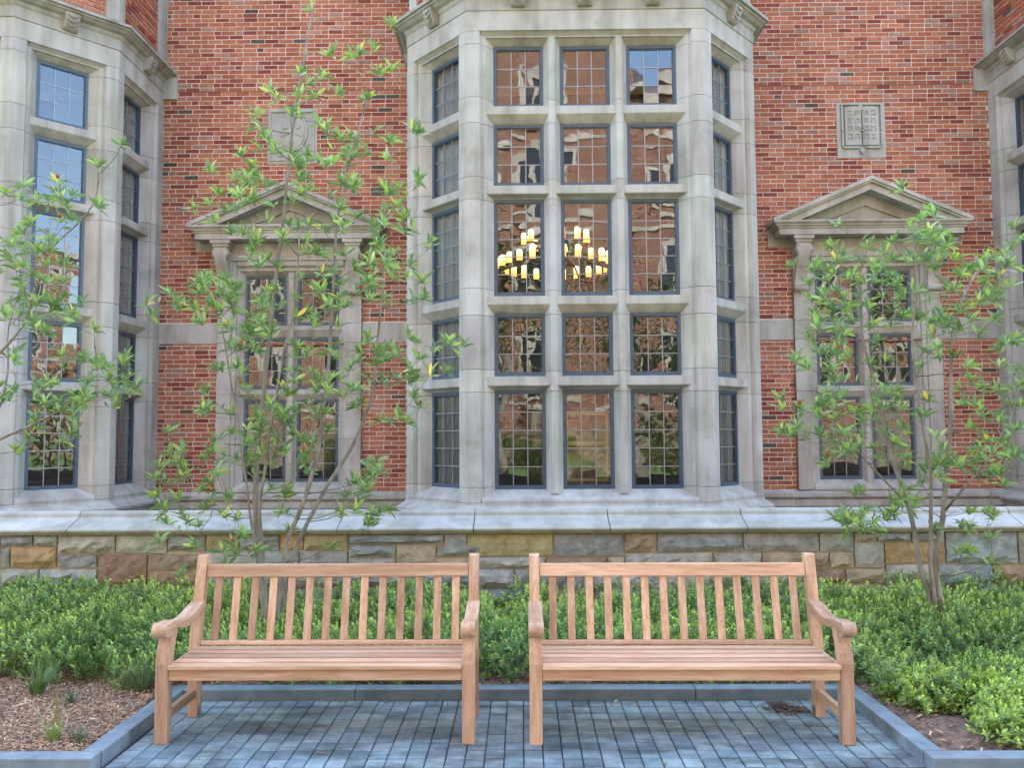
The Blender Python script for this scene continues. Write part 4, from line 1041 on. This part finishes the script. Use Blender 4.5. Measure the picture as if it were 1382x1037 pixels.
RT = [(1229,304),(1239,321),(1204,324),(1172,331),(1266,321),(1138,342),(1270,337),(1347,341),(1374,324),(1104,354),(1128,350),(1159,350),(1187,354),(1204,347),(1232,347),(1260,361),(1253,350),(1295,368),(1288,388),(1312,364),(1329,361),(1333,399),(1322,406),(1360,350),(1367,357),(1114,378),(1131,392),(1149,371),(1183,378),(1208,385),(1190,399),(1218,399),(1093,404),(1107,406),(1149,416),(1138,409),(1170,409),(1104,430),(1090,451),(1097,461),(1072,484),(1128,444),(1149,434),(1177,437),(1183,461),(1204,437),(1225,420),(1239,427),(1253,402),(1270,423),(1260,451),(1249,472),(1267,479),(1281,434),(1312,430),(1343,430),(1322,447),(1347,472),(1357,461),(1374,458),(1114,475),(1135,486),(1124,513),(1176,489),(1197,486),(1350,493),(1371,499),(1326,520),(1343,524),(1308,510),(1367,524),(1378,545),(1121,534),(1128,548),(1114,548),(1079,548),(1104,562),(1128,562),(1156,555),(1176,555),(1183,538),(1204,545),(1218,552),(1218,576),(1180,566),(1253,538),(1242,562),(1301,545),(1322,552),(1326,562),(1058,581),(1076,579),(1065,586),(1124,597),(1138,583),(1114,618),(1145,597),(1159,600),(1260,614),(1249,635),(1270,642),(1288,618),(1312,611),(1322,607),(1343,611),(1357,614),(1371,611),(1298,628),(1336,638),(1354,652),(1225,618),(1163,661),(1142,690),(1166,687),(1204,677),(1218,670),(1236,673),(1194,698),(1137,701),(1151,697),(1178,707),(1206,687),(1299,711),(1309,742),(1337,725),(1395,420),(1398,500),(1402,560),(1395,380)]
RS = [['base', (1240,760,0), (1234,710,0), (1218,659,0), (1199,611,.05), (1194,576,.08), (1180,513,.1), (1166,472,.1), (1162,427,.1), (1160,370,.1)],
      ['base', (1262,760,.05), (1272,700,.08), (1277,652,.1), (1278,607,.12), (1284,562,.15), (1284,496,.2), (1283,450,.2), (1300,400,.25), (1320,365,.3)],
      ['base', (1254,750,-.05), (1257,690,-.08), (1258,635,-.1), (1246,583,-.1), (1238,527,-.1), (1230,451,-.1), (1240,390,-.1), (1234,320,-.1)],
      [(1275,690,.08), (1300,660,-.1), (1330,625,-.15), (1360,580,-.2), (1376,520,-.2)],
      [(1225,680,0), (1185,640,-.15), (1150,600,-.2), (1115,560,-.25)]]
for s_, r_ in zip(RS, (.022, .026, .016, .008, .008)): st_r[id(s_)] = r_
tree('bushy magnolia with pale clustered stems standing clear of the benches', (3.01, 5.95, .04), RS, RT, .26, 11, 5, 200)
ET = [(133,224),(98,263),(30,251),(81,267),(40,300),(67,321),(51,270),(10,324),(24,327),(34,337),(57,337),(7,347),(21,361),(45,371),(62,354),(83,378),(83,354),(14,406),(31,399),(52,406),(87,420),(101,430),(45,434),(62,447),(21,475),(108,475),(128,489),(121,513),(149,513),(139,531),(167,489),(173,527),(184,524),(69,520),(55,524),(101,534),(108,548),(83,555),(48,566),(52,579),(38,590),(62,548),(97,583),(7,538),(-15,300),(-20,380),(-30,450),(-20,500),(-40,350),(-60,420),(-30,560),(-70,500),(-20,250)]
ES = [['base', (-70,700,0), (-60,600,0), (-40,500,.05), (-30,420,.1), (-20,330,.1), (-10,260,.1)],
      [(-65,640,0), (0,592,-.1), (50,572,-.15), (90,548,-.15), (120,520,-.15), (128,480,-.1)],
      [(-45,520,0), (0,478,0), (32,440,.05), (70,330,.1), (110,300,.1), (131,270,.1), (132,235,.1)],
      [(-60,600,0), (0,560,.1), (12,500,.1), (10,440,.15), (25,400,.15)]]
for s_, r_ in zip(ES, (.024, .012, .010, .009)): st_r[id(s_)] = r_
tree('magnolia reaching its branches across the bay beside the mulch bed', (-4.15, 5.9, .04), ES, ET, .22, 5, 9, 90)

# ---------------------------------------------------------------- planting: ground cover, low shrubs, grass tufts
def sprigs(P, D, Lf, col, nleaf=13, stem=.09, rng=RNG, wid=.34):
    """leafy shoots: P bases (n,3), D axes (n,3) unit; small pointed leaves up each shoot"""
    n = len(P); a = np.cross(D, np.array([.31, .77, .2])); a /= np.linalg.norm(a, axis=1, keepdims=True); b = np.cross(D, a)
    Vs = []; Cs = []
    for k in range(nleaf):
        f = (k+.6)/nleaf; az = k*2.399+rng.uniform(0, .6, n); el = .25+.9*f+rng.normal(0, .2, n)
        base = P+D*(stem*f)[:, None] if np.ndim(stem) else P+D*(stem*f)
        dv = (a*np.cos(az)[:, None]+b*np.sin(az)[:, None])*np.cos(el)[:, None]+D*np.sin(el)[:, None]
        sd = np.cross(dv, D); sd /= np.linalg.norm(sd, axis=1, keepdims=True)+1e-6; nr = np.cross(sd, dv)
        L = (Lf*rng.uniform(.7, 1.2, n)*(1-.35*f))[:, None]
        Vs.append(np.stack([base, base+dv*L*.5+sd*L*wid*.5+nr*L*.06, base+dv*L-nr*L*.08, base+dv*L*.5-sd*L*wid*.5+nr*L*.06], 1))
        fresh = np.clip((f-.55)*1.6, 0, 1)
        Cs.append(np.repeat((col*(1+fresh*np.array([1.9, 1.3, .7]))[None, :]*rng.uniform(.82, 1.18, (n, 1)))[:, None, :], 4, 1))
    V = np.concatenate(Vs).reshape(-1, 3); C = np.concatenate(Cs).reshape(-1, 3)
    return V, np.arange(len(V)).reshape(-1, 4), C
def bumps(x, y, pts, r):
    h = np.zeros_like(x)
    for (a, b, k) in pts: h = np.maximum(h, k*np.sqrt(np.clip(1-((x-a)**2+(y-b)**2)/r**2, 0, 1)))
    return h
pr = np.random.default_rng(3)
BM = [(x+pr.normal(0, .07), y+pr.normal(0, .07), pr.uniform(.72, 1.1)) for x in np.arange(-5.4, 5.5, .34) for y in np.arange(4.8, 6.9, .34)]
def cover_h(x, y):
    top = np.where(y > 5.8, .34+.05*(y-5.8), .34)
    top = np.where(x < -2.1, np.clip(.20+.17*(y-4.9), .1, .42), top)
    top = np.where(x > 2.1, np.clip(.19+.12*(y-4.6), .12, .40), top)
    return top*(.27+.80*bumps(x, y, BM, .26))
def cover_mask(x, y):
    front_l = 5.16+.12*np.sin(x*4+1)+.06*np.sin(x*11); m = (y < 6.84)
    m &= ~((x < KX0-kw) & (y < front_l)); m &= ~((x >= KX0-kw-.02) & (x <= KX1+kw+.02) & (y < KY+kw+.06))
    m &= ~((x > KX1) & (y < 4.72+.08*np.sin(x*5)+.05*np.sin(x*13)))
    return m
n = 38000
x = pr.uniform(-5.3, 5.3, n); y = pr.uniform(4.6, 6.85, n); k = cover_mask(x, y); x, y = x[k], y[k]; n = len(x)
h = cover_h(x, y); f = 1-pr.random(n)**1.7*.85; P = np.stack([x, y, np.maximum(h*f, .06)-.03], -1)
e = .02; gxd = -(cover_h(x+e, y)-cover_h(x-e, y))/(2*e); gyd = -(cover_h(x, y+e)-cover_h(x, y-e))/(2*e)
D = np.stack([np.clip(gxd, -1.5, 1.5)*.5+pr.normal(0, .3, n), np.clip(gyd, -1.5, 1.5)*.5+pr.normal(0, .3, n)-.12, np.full(n, 1.)], -1)
front = (y < KY+kw+.25) & (np.abs(x) < 2.1); D[front, 1] -= .9
D /= np.linalg.norm(D, axis=1, keepdims=True)
patch = .5+.5*np.sin(x*2.3+1.3)*np.sin(y*3.1+.4)
col = np.array([(.18, .30, .10)])*(1-patch[:, None])+np.array([(.29, .41, .125)])*patch[:, None]
col = col*pr.uniform(.5, 1.35, (n, 1))
V, F, C = sprigs(P, D, .031, col, 14, pr.uniform(.05, .095, n), pr, .5)
link('ground_cover', np_mesh('ground_cover', V, F, C), 'shrub_leaf', None, kind='stuff', label='dense dark green evergreen ground cover between wall and kerb', category='ground cover')
# woody stems under the leaves
m = MB(); rr = random.Random(4)
for (a, b, k) in BM:
    if not cover_mask(np.array([a]), np.array([b]))[0]: continue
    for q in range(4):
        t = rr.uniform(0, 6.28); m.tube([(a, b, .03), (a+.04*math.cos(t), b+.04*math.sin(t), .13), (a+.09*math.cos(t), b+.09*math.sin(t), .24)], [.004, .003, .002], 4)
m.build('ground_cover_stems', 'twig', None, kind='stuff', label='thin woody stems under the evergreen ground cover', category='stems')
def shrub(x, y, r, h, label, seed):
    g = np.random.default_rng(seed); n = int(420*(r/.25)**2)
    u = g.uniform(0, 2*np.pi, n); ct = g.uniform(.02, 1, n)**.8; s_ = np.sqrt(1-ct**2); f = g.uniform(.45, 1, n)**.6*(1+.16*np.sin(u*3+seed)+.1*np.sin(u*5))
    P = np.stack([x+r*s_*np.cos(u)*f, y+r*s_*np.sin(u)*f, .04+h*ct*f], -1)
    D = np.stack([s_*np.cos(u)*.7+g.normal(0, .25, n), s_*np.sin(u)*.7+g.normal(0, .25, n), ct*.7+.5], -1); D /= np.linalg.norm(D, axis=1, keepdims=True)
    col = np.array([(.28, .40, .115)])*g.uniform(.75, 1.3, (n, 1))
    t = thing('low_shrub', label, 'shrub', (x, y, .04), 'pale green shrubs along the kerb')
    V, F, C = sprigs(P, D, .034, col, 10, g.uniform(.03, .06, n), g, .52)
    link('foliage', np_mesh('foliage', V, F, C), 'shrub_leaf', t)
    b = MB()
    for k in range(9):
        a = k*.7; b.tube([(x, y, .03), (x+r*.3*math.cos(a), y+r*.3*math.sin(a), h*.4), (x+r*.62*math.cos(a), y+r*.62*math.sin(a), h*.75)], [.006, .004, .002], 5)
    b.build('stem', 'twig', t)
for i, (x, y, r, h, lb) in enumerate([(2.28, 4.78, .20, .17, 'pale green shrub at the nook kerb beside the bench arm'), (2.62, 4.55, .25, .19, 'pale green shrub spreading over the kerb between the bench and the bare soil'),
        (2.50, 4.28, .19, .15, 'small pale green shrub filling the inner corner of the kerb'), (3.05, 4.62, .25, .18, 'pale green shrub in front of the pale stemmed magnolia'),
        (3.42, 4.50, .22, .17, 'pale green shrub past the bare soil patch'), (2.90, 4.20, .10, .07, 'tiny pale green shrub on bare soil by the kerb')]): shrub(x, y, r, h, lb, 20+i)
def tuft(x, y, n, L, wd, col, label, seed, up_=.5):
    rr = random.Random(seed); t = MB()
    for k in range(n):
        a = rr.uniform(0, 6.28); d = Vector((math.cos(a), math.sin(a), 0)); sd = Vector((-d.y, d.x, 0)); l = L*rr.uniform(.55, 1.15); lean = rr.uniform(.15, 1.0)*(1-up_)+.08
        b = Vector((x, y, .035))+d*rr.uniform(0, .03); P = []
        for i in range(6):
            s_ = i/5; P.append(b+d*(l*lean*s_*(.5+.7*s_))+UZ*(l*(s_-.42*lean*s_*s_*1.3)))
        vs = []; 
        for i, p in enumerate(P):
            w_ = wd*(1-(i/5)**2*.92)/2; vs += [p-sd*w_, p+sd*w_]
        t.add(vs, [(2*i, 2*i+1, 2*i+3, 2*i+2) for i in range(5)], jit(col, .22))
    o = t.build('grass_tuft', 'grass_blade', None, smooth=True); o['label'] = label; o['category'] = 'grass'; o['group'] = 'grass tufts in the mulch bed'
def gp(px, py, z=.04):
    d = ray(px, py); return Vector((0, 0, H))+d*((z-H)/d.z)
for i, (px, py, n, L, wd, c, lb, u_) in enumerate([(50, 940, 80, .24, .009, (.13, .21, .065), 'broad leafy grass tuft where the mulch meets the ground cover', .35), (192, 938, 130, .26, .007, (.14, .20, .11), 'blue-green grass tuft beside the bench arm', .3),
        (95, 950, 45, .10, .005, (.09, .15, .075), 'small dark grass tuft alone in the mulch', .3), (72, 1006, 60, .15, .005, (.20, .30, .07), 'upright yellow-green grass tuft by the kerb with taller blades', .75), (104, 1004, 60, .12, .005, (.12, .18, .09), 'low dark grass tuft beside the taller yellow-green one', .3),
        (74, 985, 5, .26, .006, (.20, .26, .07), 'few tall lone grass blades rising from the mulch', .93)]):
    p = gp(px, py); tuft(p.x, p.y, n, L, wd, c, lb, 40+i, u_)

for i, (px, py, qx, qy) in enumerate(((14, 956, 42, 948), (38, 950, 57, 968), (55, 974, 70, 950), (120, 970, 131, 972), (88, 982, 95, 957))):
    a, b = gp(px, py, .06), gp(qx, qy, .07); w_ = Vector((-(b-a).y, (b-a).x, 0)).normalized()*.003
    o = MB().add([a-w_, a+w_, b+w_*.4, b-w_*.4, (a+b)/2+UZ*.008], [(0, 1, 4), (1, 2, 4), (2, 3, 4), (3, 0, 4)], (.75, .70, .48)).build('straw_blade', 'grass_blade', None)
    o['label'] = ('dry straw blade lying flat on the mulch nearest the broad leafy tuft', 'dry straw blade pointing at the upright grass tuft', 'dry straw blade leaning beside the tall lone grass blades', 'short scrap of dry straw between the grass tufts and the bench', 'dry straw blade beside the low dark grass tuft')[i]; o['category'] = 'straw'; o['group'] = 'dry straw blades on the mulch'

# ---------------------------------------------------------------- across the court, seen in the window glass
def far_hall(x0, x1, h, y, label, seed):
    t = thing('opposite_hall', label, 'building', ((x0+x1)/2, y, 0))
    MB().box(x0, y-9, 1.9, x1, y, h).build('wall', 'far_brick', t)
    MB().box(x0-.05, y-9, -.1, x1+.05, y+.12, 1.9).build('base_wall', 'far_stone', t)
    MB().box(x0-.2, y-9.2, h, x1+.2, y+.35, h+.45, (.5, .46, .4)).build('cornice', 'limestone', t)
    MB().prism([(-9.2, h+.45), (.3, h+.45), (-4.5, h+3.0)], (0, y, 0), UY, UZ, UX, x0-.15, x1+.15).build('roof', 'slate', t)
    rr = random.Random(seed); x = x0+1.4
    for z in (3.0, 6.6, 10.3, 14.0):
        if z < h-1: MB().box(x0, y+.001, z, x1, y+.06, z+.22, (.5, .46, .4)).build('string_course', 'limestone', t)
    while x < x1-2.2:
        for z in (3.6, 7.4, 11.2, 14.8):
            if z+2.3 > h: continue
            f = MB(); 
            for q in ((x-.2, z-.2, x, z+2.2), (x+1.3, z-.2, x+1.5, z+2.2), (x, z-.2, x+1.3, z), (x, z+2.0, x+1.3, z+2.25), (x+.58, z, x+.72, z+2.0)): f.box(q[0], y+.001, q[1], q[2], y+.09, q[3], (.5, .46, .4))
            wn = f.build('window', 'limestone', t)
            MB().box(x, y+.002, z, x+1.3, y+.03, z+2.0).build('pane', 'dark_glass', wn)
        x += rr.choice((2.5, 2.9, 3.4))
far_hall(-30, 4.6, 21, -14, 'tall sunlit brick hall across the court mirrored in the windows', 1)
far_hall(4.62, 48, 15.6, -14.3, 'lower sunlit brick wing across the court mirrored in the windows', 2)
def court_tree(x, y, h, label, seed):
    rr = random.Random(seed); t = thing('court_tree', label, 'tree', (x, y, 0), 'trees across the court')
    b = MB(); P = [Vector((x, y, -.1))]
    for i in range(1, 11): P.append(Vector((x+rr.gauss(0, .05)*i**.5, y+rr.gauss(0, .05), h*.75*i/10)))
    b.tube(P, [.24*(1-.75*i/10)+.01 for i in range(11)], 10); tips = []
    for k in range(22):
        q = P[rr.randint(5, 10)]; a = rr.uniform(0, 6.28); l = rr.uniform(.8, 2.2); e_ = q+Vector((math.cos(a)*l, math.sin(a)*l, rr.uniform(.4, 1.6)))
        m_ = q.lerp(e_, .5)+UZ*.15; b.tube([q, m_, e_], [.06, .035, .012], 6); tips += [e_, m_]
    b.build('trunk', 'bark', t, smooth=True)
    f = MB()
    for k in range(2600):
        c = rr.choice(tips)+Vector((rr.gauss(0, .42), rr.gauss(0, .42), rr.gauss(0, .35))); d = Vector((rr.gauss(0, 1), rr.gauss(0, 1), rr.gauss(0, .5))).normalized(); s2 = d.orthogonal().normalized()
        l = rr.uniform(.08, .15); f.add([c, c+d*l*.5+s2*l*.28, c+d*l, c+d*l*.5-s2*l*.28], [(0, 1, 2, 3)], jit((.09, .14, .035), .3))
    f.build('crown', 'shrub_leaf', t)
court_tree(-.75, -6.5, 8, 'court tree with a bare pale trunk facing the middle bay', 1)
court_tree(1.15, -9.5, 9.5, 'court tree standing close before the far hall', 2)
court_tree(-6.5, -8, 9, 'court tree opposite the bay by the mulch bed', 3)
court_tree(3.4, -5.5, 7.5, 'slim court tree opposite the book plaque window', 4)
court_tree(-3.2, -10.5, 10, 'tall court tree before the far hall windows', 5)
court_tree(7.5, -8.5, 9, 'court tree before the lower far wing', 6)
court_tree(13.5, -6.5, 9, 'court tree at the edge of the added grass by the far wing', 7)
for i, (x0, x1) in enumerate(((-9, -3), (-1.5, 2.2), (4.5, 11))):
    g = np.random.default_rng(60+i); n = int(2600*(x1-x0)/4)
    P = np.stack([g.uniform(x0, x1, n), -12.6+g.uniform(-.45, .45, n), g.uniform(.05, 1.2, n)], -1); D = g.normal(0, 1, (n, 3)); D[:, 2] = np.abs(D[:, 2])+.3; D /= np.linalg.norm(D, axis=1, keepdims=True)
    V, F, C = sprigs(P, D, .07, np.array([(.10, .16, .045)])*g.uniform(.7, 1.3, (n, 1)), 8, .15, g, .5)
    hd = link('hedge', np_mesh('hedge', V, F, C), 'shrub_leaf', None); hd['category'] = 'hedge'; hd['group'] = 'hedges under the far hall'
    hd['label'] = ('long clipped hedge under the tall far hall', 'short clipped hedge under the tall far hall', 'clipped hedge under the lower far wing')[i]
